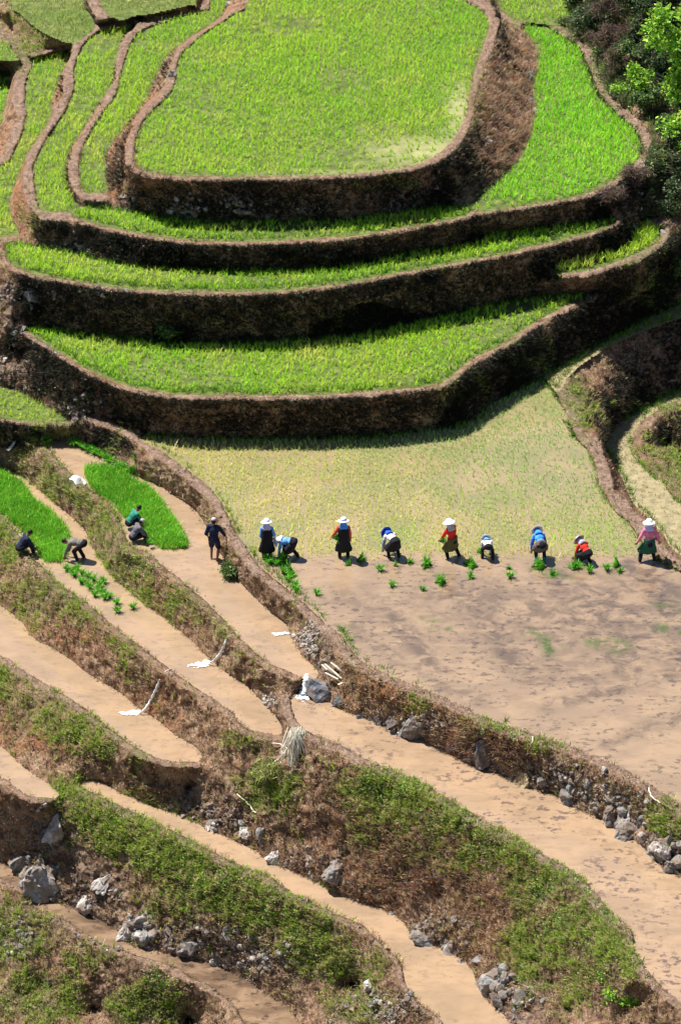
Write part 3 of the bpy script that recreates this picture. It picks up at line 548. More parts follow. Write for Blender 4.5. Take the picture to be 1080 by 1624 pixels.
scatter_tufts("undergrowth", "tangled dark weeds and brush covering the upper right slope", 12000, slope_, slope_ * np.clip(.5 + 1.3 * fbm(P0, .8, 3, 180), .05, 1) * np.where(gv < 330, 1.0, .5), np.array([[.06, .11, .035], [.11, .18, .05], [.20, .15, .12], [.28, .20, .16], [.035, .06, .025], [.24, .30, .08]]), .30, .022, 6, .8)
i = cells(slope_, 3000, slope_ * np.clip(.3 + 1.8 * fbm(P0, 1.0, 3, 185), .02, 1)); c = np.array([[.07, .14, .04], [.14, .22, .06], [.04, .08, .03], [.22, .32, .07]])[rng.choice(4, len(i))]
tag(blade_object("undergrowth", [leafy(PF[i] + NFm[i] * .10, 8, .07, .12, c)]), "broad leaved weeds among the brush on the upper right slope", "weeds", kind='stuff')
lush = np.zeros((NV, NU))
for (u, v, a, b, s) in [(120, 1265, 30, 22, 1), (190, 1310, 50, 28, 1), (250, 1350, 60, 28, 1), (330, 1390, 60, 30, 1), (420, 1440, 60, 30, 1), (490, 1480, 40, 30, .8), (620, 1250, 50, 22, 1), (700, 1290, 60, 26, 1), (790, 1340, 60, 26, 1), (880, 1410, 60, 30, 1), (920, 1470, 60, 36, 1), (950, 1540, 60, 40, .9), (90, 1210, 20, 20, .5), (30, 1590, 40, 26, 1), (780, 1153, 22, 8, 1), (820, 1168, 16, 8, 1), (900, 1200, 14, 8, 1), (110, 740, 30, 22, .8), (180, 790, 26, 26, .5), (25, 835, 26, 26, .8), (60, 900, 30, 20, .8), (230, 890, 40, 24, .8), (975, 1580, 40, 20, 1), (1065, 390, 26, 40, .7), (905, 630, 14, 40, .9), (1040, 645, 30, 14, .8), (1060, 760, 40, 26, .5), (340, 720, 20, 20, .0), (335, 830, 14, 30, .5), (240, 1560, 40, 30, .7), (430, 1240, 30, 22, .7)]:
    lush = np.maximum(lush, s * np.exp(-(((gu - u) / a) ** 2 + ((gv - v) / b) ** 2)))
lush = np.clip(lush - .15, 0, 1) * np.clip(.12 + 2.4 * fbm(P0, 1.6, 3, 140), 0, 1)
i = cells(land, 2000, lush); c = np.array([[.18, .34, .05], [.24, .40, .06], [.10, .20, .04], [.34, .42, .10]])[rng.choice(4, len(i))]
tag(blade_object("weeds", [leafy(PF[i] + NFm[i] * .03, 7, .040, .06, c)]), "bright green leafy weeds growing along the earth banks", "weeds", kind='stuff')
i = cells(land, 4200, np.clip(stony * .5 + .12 + .8 * fbm(P0, .9, 3, 150), 0, 1) * (gv > 380) * lips)
c = np.array([[.18, .10, .07], [.26, .17, .12], [.11, .065, .055], [.22, .16, .10]])[rng.choice(4, len(i))]
tag(blade_object("dead_leaves", [leafy(PF[i] + NFm[i] * .03, 5, .045, .08, c, flat=.3)]), "brown dead leaves and litter caught on the banks", "litter", kind='stuff')
# taller grass hanging at the foot of the shaded banks
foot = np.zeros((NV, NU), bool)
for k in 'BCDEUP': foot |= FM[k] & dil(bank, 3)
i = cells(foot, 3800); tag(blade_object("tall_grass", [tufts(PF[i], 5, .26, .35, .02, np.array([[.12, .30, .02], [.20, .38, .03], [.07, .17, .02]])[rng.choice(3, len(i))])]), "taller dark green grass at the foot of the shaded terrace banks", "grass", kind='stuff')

# ---------------------------------------------------------------- stones
import bmesh
def ico(sub):
    bm = bmesh.new(); bmesh.ops.create_icosphere(bm, subdivisions=sub, radius=1.0); bm.verts.ensure_lookup_table()
    V = np.array([v.co[:] for v in bm.verts]); F = np.array([[v.index for v in f.verts] for f in bm.faces]); bm.free(); return V, F
ICO = {s: ico(s) for s in (2, 3, 4)}
def stone_shape(sub, r, cuts=11):
    V, F = ICO[sub]; V = V.copy()
    for _ in range(cuts):
        n = r.normal(size=3); n /= np.linalg.norm(n); d = r.uniform(.38, .85); q = V @ n; V -= np.outer(np.maximum(q - d, 0), n)
    if sub > 2:
        o_ = r.random() * 50; V += (np.abs(fbm(V * np.array([1, 1, .55]) + o_, 2.2, 3, 3)) * -.42 + .10 * fbm(V + o_, 6, 2, 8))[:, None] * V
    return V, F
SH = [stone_shape(2, np.random.default_rng(500 + k)) for k in range(14)]
def rotm(n):
    q = rng.normal(size=(n, 4)); q /= np.linalg.norm(q, axis=1, keepdims=True); w, x, y, z = q.T
    return np.stack([np.stack([1-2*(y*y+z*z), 2*(x*y-z*w), 2*(x*z+y*w)], -1), np.stack([2*(x*y+z*w), 1-2*(x*x+z*z), 2*(y*z-x*w)], -1), np.stack([2*(x*z-y*w), 2*(y*z+x*w), 1-2*(x*x+y*y)], -1)], -2)
def rubble(name, label, n, weight, smin, smax, m):
    i = cells(bank | isrim, n, weight); pos = PF[i]; s = smin + (smax - smin) * rng.random(n) ** 2.6; Rm = rotm(n); sc = rng.uniform(.55, 1.2, (n, 3))
    Vs = []; Fs = []; o = 0
    for k in range(n):
        V, F = SH[rng.integers(14)]; v = (V * sc[k] * s[k]) @ Rm[k].T + pos[k] + NFm[i[k]] * s[k] * .02; Vs.append(v); Fs.append(F + o); o += len(V)
    return tag(make_mesh(name, np.concatenate(Vs), [np.concatenate(Fs)], m), label, "rubble", kind='stuff')
sw = np.clip(stony - .25, 0, 1) * np.clip(.2 + 1.8 * fbm(P0, 1.2, 3, 160), 0.02, 1)
M_BROWNROCK = rock_material("brown_rock", ((.07, .045, .035), (.20, .135, .095), (.36, .26, .19)))
rubble("rubble", "loose grey stones lying on the terrace banks", 1500, sw, .03, .17, M_ROCK)
rubble("rubble", "pale broken stones at the foot of the banks", 900, sw ** 1.4, .025, .14, M_PALEROCK)
rubble("rubble", "brown clods and stones scattered over the banks", 5200, np.clip(sw + .10 * (drymask > .3) * (gv > 420), 0, 1), .02, .09, M_BROWNROCK)
out = sum(np.exp(-(((gu - a) / b) ** 2 + ((gv - c_) / d) ** 2)) for a, b, c_, d in ((225, 36, 1478, 22), (60, 26, 1392, 22), (300, 30, 1505, 12), (370, 14, 1480, 10), (1055, 30, 1352, 18), (985, 30, 1300, 18), (905, 26, 1262, 12), (395, 30, 1330, 10), (790, 30, 1560, 30), (715, 16, 1505, 24), (410, 18, 1540, 12)))
rubble('rubble', 'angular rocks crowded below the outcrops', 300, out ** 1.5, .06, .34, M_ROCK)
pile = np.exp(-(((gu - 487) / 16) ** 2 + ((gv - 1012) / 22) ** 2)) + .7 * np.exp(-(((gu - 428) / 12) ** 2 + ((gv - 1112) / 16) ** 2)) + .5 * np.exp(-(((gu - 660) / 60) ** 2 + ((gv - 1163) / 9) ** 2))
rubble("rubble", "heaped pale stones mending the gaps in the paddy bunds", 330, pile ** 2, .04, .13, M_PALEROCK)
def pt(u, v):
    return PT[int(round((v - V0) / ST)), int(round((u - U0) / ST))]
def mpp(P): return np.linalg.norm(P - np.array([0, 0, HC])) / F_PX
BOULDERS = [ # u, v (its middle), width px, height px, tilt, tone, label
 (513,1090,92,74,.2,3,"big dark blue grey boulder beside the small waterfall between the two channels"),
 (492,1082,18,18,.1,0,"small dark wet stone wedged left of the big waterfall boulder"),
 (540,1113,26,20,.3,3,"low dark stone at the right foot of the big waterfall boulder"),
 (575,1134,32,26,.1,3,"dark square stone, first in the row of stones lining the right channel"),
 (600,1139,26,26,.5,3,"dark rounded stone second in the row lining the right channel"),
 (624,1141,28,30,.3,3,"grey split stone third in the row lining the right channel"),
 (653,1153,54,48,.9,0,"large tilted grey slab leaning at the water edge of the right channel"),
 (714,1183,16,28,.9,1,"thin pale slab standing tilted against the bank of the right channel"),
 (740,1176,20,16,.2,0,"small grey stone on the bank above the pale pair by the right channel"),
 (745,1202,20,16,.2,1,"pale rounded stone at the water right of the thin tilted slab"),
 (770,1190,38,52,.1,3,"upright blue grey boulder embedded in the bank of the right channel"),
 (812,1232,20,18,.1,1,"white stone touching the yellowish block on the right channel bank"),
 (832,1240,38,34,.8,2,"yellowish tan block with a dark side at the edge of the right channel"),
 (860,1236,20,22,.4,0,"dark stone right behind the yellowish tan block"),
 (900,1266,24,16,.2,1,"flat pale stone low at the water on the right channel bank"),
 (922,1232,20,18,.5,1,"pale stone high on the bank above the flat pale stone"),
 (958,1220,12,14,.5,1,"small white stone just under the rim of the big paddy bund"),
 (968,1284,34,30,.6,0,"cracked grey boulder on the bank near the right end of the channel"),
 (992,1310,50,38,.2,0,"blocky light grey boulder at the water near the right frame edge"),
 (1022,1330,22,22,.4,1,"pale stone right of the blocky light grey boulder"),
 (1048,1344,44,42,.8,1,"tall pale leaning stone near the right edge of the photo"),
 (1072,1368,42,28,.1,0,"wide layered grey rock cut by the right edge of the photo"),
 (92,1314,46,62,.2,1,"tall white rock jutting from the bank below the green mound at left"),
 (34,1362,40,48,.5,0,"grey jagged rock at the edge of the brown pool at left"),
 (58,1388,72,72,.3,1,"largest pale angular outcrop above the small brown pool at left"),
 (165,1392,30,52,.7,1,"narrow pale outcrop rising from the dark scrub in the left bank"),
 (138,1430,30,48,.7,1,"pale slab directly above the brown stream at left"),
 (205,1472,58,44,.3,1,"pale crumbling rock face above the brown stream"),
 (232,1485,34,28,.3,1,"light rock beside the crumbling face above the brown stream"),
 (345,1527,30,16,.1,1,"low pale slab at the water where the lowest channel begins"),
 (333,1474,18,18,.4,0,"dark grey stone in the middle of the lower rubble slope"),
 (360,1482,22,14,.2,1,"pale flat stone right of the dark stone on the lower rubble slope"),
 (410,1540,22,18,.5,2,"tan stone at the right bank of the lowest channel"),
 (438,1360,32,26,.5,1,"pale grey boulder at the edge of the narrow middle channel"),
 (388,1320,24,22,.6,1,"light stone on the bank up the narrow channel from the pale boulder"),
 (333,1313,16,20,.4,1,"whitish upright stone near the upper end of the narrow channel"),
 (292,1292,18,14,.4,0,"small grey stone beside the top of the narrow channel"),
 (232,1270,14,10,.4,0,"tiny dark stone at the very head of the narrow channel"),
 (527,1381,46,44,.7,0,"big square grey rock set in the slope above the narrow channel"),
 (492,1345,16,20,.4,0,"dark stone up the slope from the big square grey rock"),
 (622,1448,16,20,.1,1,"small white stone standing at the water by the wet brown reach"),
 (672,1490,62,32,.2,0,"long dark grey slab spanning the foot of the slope by the narrow channel"),
 (713,1500,40,58,.2,1,"pale crumbly upright rock right of the long dark slab"),
 (733,1526,22,14,.1,0,"flat grey stone below the pale crumbly upright rock"),
 (685,1442,10,8,.1,1,"tiny white stone alone on the brown slope"),
 (585,1562,26,30,.6,1,"pale streaked rock in the grassy slope near the bottom"),
 (560,1602,26,13,.1,2,"smooth yellowish stone near the bottom edge"),
 (52,463,34,24,.5,0,"cluster forming blue grey rock in the left end of the second dark bank"),
 (36,456,16,16,.5,0,"left small companion of the blue grey rock in the second dark bank"),
 (88,466,16,22,.2,0,"narrow grey stone right of the blue grey rock in the second dark bank"),
 (387,333,34,11,.1,1,"long pale stone low in the shaded dome bank"),
 (305,335,18,8,.1,1,"short pale stone left of the long one at the foot of the dome bank"),
 (272,118,14,18,.1,1,"pale stone sitting on the left rim of the dome"),
 (363,7,14,9,.1,1,"white stone at the very top between two earth bunds"),
 (838,120,14,20,.4,0,"grey stone in the right flank of the dome near its foot"),
 (774,226,18,9,.1,1,"light flat stone halfway down the right flank of the dome"),
 (1038,183,26,12,.3,1,"white stone beside the cut poles at the upper right"),
 (395,338,0,0,0,0,""),
]
M_TANROCK = rock_material("tan_rock", ((.22, .16, .08), (.40, .31, .16), (.58, .48, .30)))
M_DARKROCK = rock_material('dark_rock', ((.025, .03, .04), (.09, .10, .12), (.30, .31, .34)))
for k, (u, v, w, h, tilt, tone, lb) in enumerate(BOULDERS):
    if w == 0: continue
    r = np.random.default_rng(900 + k); V, F = stone_shape(4, r, 16); P = pt(u, v + h * .22); s = mpp(P) * .60
    V = V * np.array([w * s, (w + h) * .5 * s, h * s * 1.05]); ca, sa = math.cos(tilt), math.sin(tilt)
    x, z = V[:, 0] * ca + V[:, 2] * sa, -V[:, 0] * sa + V[:, 2] * ca; V = np.stack([x, V[:, 1], z], 1)
    o = make_mesh("boulder" if w >= 26 else "stone", V, [F], [M_ROCK, M_PALEROCK, M_TANROCK, M_DARKROCK][tone]); o.location = P + np.array([0, .05, .12 * h * s]); tag(o, lb, "rock")

# ---------------------------------------------------------------- running water
def foam_material():
    m, nt, b, out = mat("foam"); g = NG(nt); c = g.coords((1, 1, .4)); a = g.attr('edge')
    f = g.m('ADD', g.noise(9, 4, .7, c), g.m('MULTIPLY', a, .45)); col = g.mix(g.mr(f, .66, .88), (.55, .50, .44), (.93, .94, .95)); g.L(col, b.inputs['Base Color']); b.inputs['Roughness'].default_value = .35
    g.L(g.bump(g.noise(20, 3, .6, c), .5, .03), b.inputs['Normal']); return m
M_FOAM = foam_material()
def stream(pts, zs, w, label):
    P = smooth(pts, 8); t = np.linspace(0, 1, len(P)); z = np.interp(t, np.linspace(0, 1, len(zs)), zs); n = len(P); V = []; E = []
    for k in range(n):
        ww = w * (.8 + .5 * t[k]) * (1 + .25 * math.sin(k * 1.7)); c = at(P[k, 0], P[k, 1], z[k])
        for q in range(7):
            a = (q / 6 - .5) * 2; V.append(c + np.array([a * ww, -.03 * (1 - a * a) , .05 * (1 - a * a) + .01])); E.append(.9 + .5 * (1 - abs(a)))
    q = (np.arange(n - 1)[:, None] * 7 + np.arange(6)[None]); F = np.stack([q, q + 1, q + 8, q + 7], -1).reshape(-1, 4)
    return tag(make_mesh("waterfall", V, [F], M_FOAM, smooth=True, attrs={'edge': np.array(E)}), kind='structure')
def foam(u, v, a, b, z, rot=0):
    n = 44; X, Y = np.meshgrid(np.linspace(-1, 1, n), np.linspace(-1, 1, n)); c = at(u, v, z)
    W = np.stack([X * a * math.cos(rot) - Y * b * math.sin(rot), X * a * math.sin(rot) + Y * b * math.cos(rot), 0 * X], -1)
    f = 1.15 - 1.25 * np.sqrt(X ** 2 + Y ** 2) + .75 * fbm(W * np.array([1, 1.6, 1]) + u, 7, 4, 3, .65); W[..., 2] = .012 + .02 * np.clip(f, 0, 1) * (1 + vnoise(W, 30, 2))
    q = (np.arange(n - 1)[:, None] * n + np.arange(n - 1)[None]); k = (f[:-1, :-1] > .60); F = np.stack([q, q + 1, q + n + 1, q + n], -1)[k]
    o = make_mesh("foam", W.reshape(-1, 3), [F], M_FOAM, smooth=True, attrs={'edge': np.full(n * n, .8)}); o.location = c; tag(o, kind='structure')
stream([(372, 1008), (362, 1011), (357, 1022), (350, 1036), (340, 1048), (330, 1053)], [-.86, -.88, -1.15, -1.55, -1.85, -1.97], .05, "")
stream([(272, 1062), (262, 1067), (254, 1080), (246, 1098), (238, 1114), (228, 1128), (220, 1131)], [-1.94, -1.97, -2.3, -2.75, -3.15, -3.4, -3.47], .045, "")
stream([(487, 1070), (485, 1080), (483, 1092), (480, 1103)], [-.86, -.92, -1.15, -1.28], .09, "")
foam(318, 1054, .72, .38, -2.0, .15); foam(208, 1131, .66, .28, -3.5, .1); foam(444, 1006, .50, .26, -.9, .1); foam(480, 1107, .40, .40, -1.3)


# ---------------------------------------------------------------- seedling beds and tied bundles
def bed(pts, z, dens, label, L=.26):
    m = fill(pts); P = at(gu[m], gv[m], z); x0, y0 = P[:, 0].min(), P[:, 1].min(); x1, y1 = P[:, 0].max(), P[:, 1].max(); n = int((x1 - x0) * (y1 - y0) * dens)
    B = np.stack([rng.uniform(x0, x1, n), rng.uniform(y0, y1, n), np.full(n, z - .01)], 1); ins, ok = lookup(m, B); B = B[ins & ok]
    a = np.clip(.5 + 1.1 * fbm(B, 1.1, 3, 200), 0, 1)[:, None]; c = np.array([.26, .60, .05]) * a + np.array([.15, .42, .03]) * (1 - a)
    h = L * (1 + .25 * fbm(B, 1.6, 3, 210)); y = rng.random((len(B), 1)) < .06; c = np.where(y, np.array([.40, .50, .05]), c)
    return tag(blade_object("seedling_bed", [tufts(B, 3, h, .25, .02, c, cv=.2)]), label, "seedlings", kind='stuff')
bed([(135,748),(156,741),(185,747),(209,762),(238,777),(259,801),(278,828),(296,856),(296,869),(280,872),(259,871),(243,862),(228,845),(205,828),(178,800),(150,780)], -.9, 520, "dense vivid green seedling bed on the strip beside the standing man")
bed([(-70,722),(0,749),(37,771),(56,797),(80,812),(100,832),(111,856),(103,888),(86,893),(69,889),(58,868),(37,845),(22,832),(7,821),(-70,770)], -2.0, 480, "dense vivid green seedling bed at the left edge between the crouching men")
M_ROOT = plain("muddy_roots", (.10, .07, .045))
def bundle_meshes(k):
    n = 75; r = np.random.default_rng(300 + k); a = r.random(n) * 6.283; s = r.random(n) ** .6
    B = np.stack([np.cos(a) * s * .035, np.sin(a) * s * .035, np.full(n, .03)], 1); D = np.stack([np.cos(a) * s * .62, np.sin(a) * s * .62, np.ones(n)], 1); D /= np.linalg.norm(D, axis=1, keepdims=True)
    c = np.array([.10, .40, .025]) * r.uniform(.4, 1.5, (n, 1)); c[r.random(n) < .25] = [.28, .62, .05]
    return blades(B, D, .30 * r.uniform(.75, 1.15, n), np.full(n, .024), .35 + r.random(n) * .6, c)
protos = []
for k in range(4):
    V, Q, T, C = bundle_meshes(k); lf = make_mesh("leaves", V, [Q, T], M_LEAF, col=C)
    th = np.linspace(0, 2 * np.pi, 9)[:-1]; RV = []
    for (rr, zz) in ((.03, -.01), (.055, .02), (.042, .06), (.036, .085), (.03, .11)):
        for t_ in th: RV.append([rr * math.cos(t_) * (1 + .2 * math.sin(t_ * 3 + k)), rr * math.sin(t_), zz])
    RF = [[r * 8 + q, r * 8 + (q + 1) % 8, (r + 1) * 8 + (q + 1) % 8, (r + 1) * 8 + q] for r in range(4) for q in range(8)]
    rt = make_mesh("root_clump", RV, [np.array(RF)], M_ROOT, smooth=True); protos.append((lf, rt))
used = set()
def bundle(u, v, z, size, tilt, az, label, group, P=None):
    k = int(rng.integers(4)); root = empty("seedling_bundle", P if P is not None else at(u, v, z)); k_ = (1.1 if tilt > 1 else .78) * (.88 if z == -2.0 else 1); root.scale = (size * k_, size * k_, size * k_)
    root.rotation_euler = (tilt, 0, az); tag(root, label, "seedling bundle", group)
    for o in protos[k]:
        c = o if o.name not in used else o.copy()
        if o.name in used: scene.collection.objects.link(c)
        used.add(o.name); c.parent = root
G1 = "seedling bundles scattered before the planters"; G2 = "upright seedling bundles standing on the second strip"; G3 = "seedling bundles lined up behind the upper seedling bed"
E_B = [(426,888,1.3,.3,0,"spiky bundle at the feet of the leftmost woman"),(440,890,1.4,1.1,1.2,"loose bundle under the hands of the bending woman in light blue"),(437,898,1.2,.7,3,"bundle in front of the leftmost pile, leaning forward"),(430,894,1.2,.5,4.5,"bundle against the bund at the leftmost pile"),
 (448,910,1.2,.5,2,"upper bundle of the string of bundles along the bund"),(458,914,1.2,.9,1,"second bundle of the string along the bund"),(466,908,1.2,1.2,5,"flat right hand offshoot of the string along the bund"),(458,922,1.1,.4,4,"third bundle of the string along the bund"),(468,930,1.2,.2,0,"upright dark bundle ending the string along the bund"),(469,938,1.0,.1,2,"small upright bundle just below the end of the string"),
 (502,943,1.0,.2,1,"lone small bundle nearest the camera at left"),(566,889,1.1,1.3,1.4,"flat bundle in the shadow of the woman in the long black tunic"),(556,897,.7,1.2,4,"thin wisp of seedlings below the long tunic shadow"),(603,905,1.1,.1,0,"tall upright bundle between the tunic woman and the blue hat woman"),(621,930,1.0,.2,1,"upright bundle below the blue hat woman, nearer the camera"),
 (644,892,.9,1.3,1,"flat bundle right behind the heels of the blue hat woman"),(624,898,.6,1.2,2,"thin wisp below the blue hat woman"),(668,897,1.3,1.4,1.5,"left half of the long flat heap between blue hat and red shirt"),(684,897,1.3,1.4,4.6,"right half of the long flat heap between blue hat and red shirt"),(670,938,1.0,1.0,3,"bundle lying below the long flat heap, nearest the camera there"),
 (690,924,1.3,1.4,1.3,"left part of the wide bundle below the red shirted woman"),(706,924,1.2,1.4,4.9,"right part of the wide bundle below the red shirted woman"),(735,893,1.0,1.4,1.2,"flat bundle beyond the red shirted woman's shadow"),(757,899,1.2,1.4,4.5,"flat bundle between red shirt and white shirt planters"),(746,915,1.0,.5,0,"low bundle below the flat one between red and white shirts"),
 (808,917,1.1,.1,2,"upright bundle between the white shirt and bright blue shirt planters"),(807,901,.6,1.2,0,"small wisp above the upright bundle at the middle right"),(843,899,1.2,1.3,1.3,"flat bundle under the left hand of the bright blue shirt planter"),(866,899,1.3,1.4,4.7,"flat bundle at the heels of the bright blue shirt planter"),(872,911,1.1,.9,1,"low bundle in front of the bright blue shirt planter's feet"),
 (756,876,.8,1.2,1.4,"bundle at the left side of the white shirt planter"),(907,886,1.1,1.1,1.4,"bundle just left of the crouching red shirt planter"),(912,900,1.2,.4,1,"upright bundle leaning before the crouching red planter"),(908,905,1.0,1.2,3,"dark flat bundle below the leaning one before the red planter"),(934,907,1.1,.1,0,"upright bundle directly below the crouching red planter"),
 (962,905,1.2,.1,3,"upright bundle between the red planter and the pink shirt woman"),(983,897,1.1,1.2,4.6,"flat bundle left of the pink shirt woman"),(978,906,.8,1.3,1,"flat wisp beside the upright bundle near the pink shirt woman")]
for (u, v, s, t_, az, lb) in E_B: bundle(u, v, .0, s, t_, az, lb, G1)
ORD = ["first", "second", "third", "fourth", "fifth", "sixth", "seventh", "eighth", "ninth", "tenth", "eleventh", "twelfth", "thirteenth", "fourteenth", "fifteenth", "sixteenth", "seventeenth", "eighteenth", "nineteenth", "twentieth"]
G_B = sorted([(106,904),(114,909),(122,905),(119,914),(131,912),(141,916),(129,925),(138,927),(149,921),(144,934),(156,936),(164,924),(163,943),(151,946),(167,951),(174,948),(186,958),(187,971),(212,965),(160,930)], key=lambda p: p[1])
for k, (u, v) in enumerate(G_B): bundle(u, v, -2.0, 1.25, .12, k, f"upright bundle, {ORD[k]} from the back in the cluster before the bending man", G2)
F_B = [(118,706),(130,711),(140,716),(149,720),(158,724),(168,729),(174,734),(186,742),(195,746)]
for k, (u, v) in enumerate(F_B): bundle(u, v, -.88, 1.35, .15, k * 2, f"upright bundle, {ORD[k]} from the left in the row along the upper bund", G3)
for k, (u, v, lb) in enumerate([(206,742,"left bundle of the heap behind the upper seedling bed"),(214,734,"topmost bundle of the heap behind the upper seedling bed"),(222,744,"right bundle of the heap behind the upper seedling bed"),(213,752,"front bundle of the heap behind the upper seedling bed"),(228,736,"far right bundle of the heap, leaning on the bund")]):
    bundle(u, v, -.85 + (.25 if k == 1 else 0), 1.7, .6, k * 1.3, lb, "heap of cut seedlings behind the upper seedling bed")
bundle(70, 700, -.75, 1.3, .8, 1, "lone low green bundle at the left head of the upper strip", "seedling bundles lined up behind the upper seedling bed")

# ---------------------------------------------------------------- poles, planks, sheaf
def tube(P, r, n=8):
    P = np.array(P, float); r = np.broadcast_to(r, (len(P),)); V = []
    for k in range(len(P)):
        d = P[min(k + 1, len(P) - 1)] - P[max(k - 1, 0)]; d /= np.linalg.norm(d) + 1e-9; a = np.cross(d, [0.3, .2, 1.0]); a /= np.linalg.norm(a); b = np.cross(d, a)
        for q in range(n): t_ = 2 * np.pi * q / n; V.append(P[k] + r[k] * (a * math.cos(t_) + b * math.sin(t_)))
    F = [[k * n + q, k * n + (q + 1) % n, (k + 1) * n + (q + 1) % n, (k + 1) * n + q] for k in range(len(P) - 1) for q in range(n)]
    V.append(P[0]); V.append(P[-1]); c0, c1 = len(V) - 2, len(V) - 1; e = (len(P) - 1) * n
    T = [[c0, (q + 1) % n, q] for q in range(n)] + [[c1, e + q, e + (q + 1) % n] for q in range(n)]
    return np.array(V), np.array(F), np.array(T)
def join(parts):
    V = []; F = []; T = []; o = 0
    for v, f, t_ in parts: V.append(v); F.append(f + o); T.append(t_ + o); o += len(v)
    return np.concatenate(V), [np.concatenate(F), np.concatenate(T)]
M_WOOD = plain("weathered_wood", (.42, .36, .30)); M_BAMBOO = plain("dry_bamboo", (.55, .45, .30)); M_STRAW = plain("pale_straw", (.80, .74, .60)); M_DARKWOOD = plain("dark_wood", (.12, .08, .06))
def pole(name, a, b, r, m, label, cat, sag=0, lift=(.08, .08), group=None):
    A = pt(*a) + np.array([0, 0, lift[0]]); B = pt(*b) + np.array([0, 0, lift[1]]); t_ = np.linspace(0, 1, 9)[:, None]; P = A * (1 - t_) + B * t_; P[:, 2] += sag * np.sin(t_[:, 0] * np.pi); P += rng.normal(size=P.shape) * r * .2
    v, f, q = tube(P, np.linspace(r, r * .7, 9)); return tag(make_mesh(name, v, [f, q], m, smooth=True), label, cat, group)
pole("bamboo_pole", (248, 768), (285, 710), .022, M_BAMBOO, "thin pale bamboo pole leaning across the bund above the upper strip", "pole", lift=(.02, .35))
pole("wooden_pole", (444, 1136), (482, 1152), .02, M_WOOD, "thin grey pole lying across the bund end below the small waterfall", "pole", lift=(.05, .05))
for k, (a, b, lb) in enumerate([((1030,152),(1085,168),"lowest pale pole of the cut poles at the upper right"),((1032,146),(1088,160),"second pale pole of the cut poles at the upper right"),((1036,140),(1090,154),"middle pole of the cut poles at the upper right"),((1040,136),(1076,150),"short upper pole of the cut poles at the upper right"),((1038,149),(1092,172),"dark crossing pole of the cut poles at the upper right")]):
    pole("cut_pole", a, b, .045, M_WOOD if k != 4 else M_DARKWOOD, lb, "pole", lift=(.35 + k * .06, .3), group="cut poles stacked at the upper right")
pole("log", (1022, 178), (1078, 176), .09, M_DARKWOOD, "brown log lying below the cut poles at the upper right", "log", lift=(.15, .1))
def plank(u, v, L, w, az, pitch, label):
    bm = bmesh.new(); bmesh.ops.create_cube(bm, size=1); bmesh.ops.scale(bm, vec=(L, w, .03), verts=bm.verts); bmesh.ops.bevel(bm, geom=bm.edges[:], offset=.006, segments=1)
    me = bpy.data.meshes.new("plank"); bm.to_mesh(me); bm.free(); me.materials.append(M_PLANK); o = bpy.data.objects.new("plank", me); scene.collection.objects.link(o); o.location = pt(u, v) + np.array([0, 0, .22]); o.rotation_euler = (0, pitch, az); tag(o, label, "plank", "pale planks by the waterfall boulder")
M_PLANK = plain("pale_plank", (.46, .41, .33))
for k, (u, v, L, az, pi_, lb) in enumerate([(520,1074,.8,-.9,.2,"leftmost pale plank laid over the waterfall boulder"),(527,1073,.85,-.85,.2,"second pale plank laid over the waterfall boulder"),(534,1070,.75,-.8,.2,"rightmost pale plank laid over the waterfall boulder"),(528,1082,.5,-.6,.15,"short pale plank lying below the other three"),(545,1092,.42,.5,-.1,"single pale plank pointing up right beside the boulder")]): plank(u, v, L, .07, az, pi_, lb)
# straw sheaf hanging over the bank
parts = []; top = pt(472, 1160) + np.array([0, 0, .18])
for k in range(120):
    a = rng.normal() * .32; L = rng.uniform(.55, 1.25); d = np.array([a + .10, -.25, -.9]); d /= np.linalg.norm(d); s = top + rng.normal(size=3) * np.array([.12, .08, .05]); t_ = np.linspace(0, 1, 5)[:, None]
    P = s + d * L * t_ + np.array([a * .3, -.15, 0]) * np.sin(t_ * 2.6) * .5; P[:, 1] -= .12; parts.append(tube(P, .013, 4))
sv, sf = join(parts); tag(make_mesh("straw_sheaf", sv, sf, M_STRAW), "sheaf of pale straw stalks hanging over the dark bank at the centre", "straw")
for k, (pts_, lb) in enumerate([([(432,1215),(446,1200),(452,1190),(444,1182),(432,1182)], "curved pale dead stem left of the straw sheaf"), ([(378,1262),(388,1272),(398,1286),(404,1292)], "thin bleached branch on the brown slope left of centre"), ([(1028,1252),(1030,1262),(1036,1270),(1046,1276)], "hooked pale twig under the rim near the right edge"), ([(845,1172),(842,1184),(834,1200)], "pale root sticking out of the bank of the right channel")]):
    P = np.array([pt(*q) + np.array([0, -.05, .10]) for q in smooth(pts_, 5)]); v, f, q = tube(P, .016, 6); tag(make_mesh("dead_branch", v, [f, q], M_STRAW, smooth=True), lb, "branch")
# a cloth left on the bund
def cloth(u, v, a, b, m, label, rot=0):
    n = 14; X, Y = np.meshgrid(np.linspace(-1, 1, n), np.linspace(-1, 1, n)); c = pt(u, v); W = np.stack([X * a, Y * b, 0 * X], -1); ca, sa = math.cos(rot), math.sin(rot)
    W = np.stack([W[..., 0] * ca - W[..., 1] * sa, W[..., 0] * sa + W[..., 1] * ca, .10 + .09 * vnoise(W, 5, 3) - .45 * np.clip(W[..., 0] * ca * 0 - Y * b, 0, 1) ** 1], -1) + c
    q = (np.arange(n - 1)[:, None] * n + np.arange(n - 1)[None]); F = np.stack([q, q + 1, q + n + 1, q + n], -1).reshape(-1, 4); o = make_mesh("cloth", W.reshape(-1, 3), [F], m, smooth=True); md = o.modifiers.new("thickness", 'SOLIDIFY'); md.thickness = .012; tag(o, label, "cloth")
cloth(124, 764, .2, .30, plain("grey_cloth", (.55, .55, .52)), "pale grey cloth draped over the bund left of the seedling bed", .6)
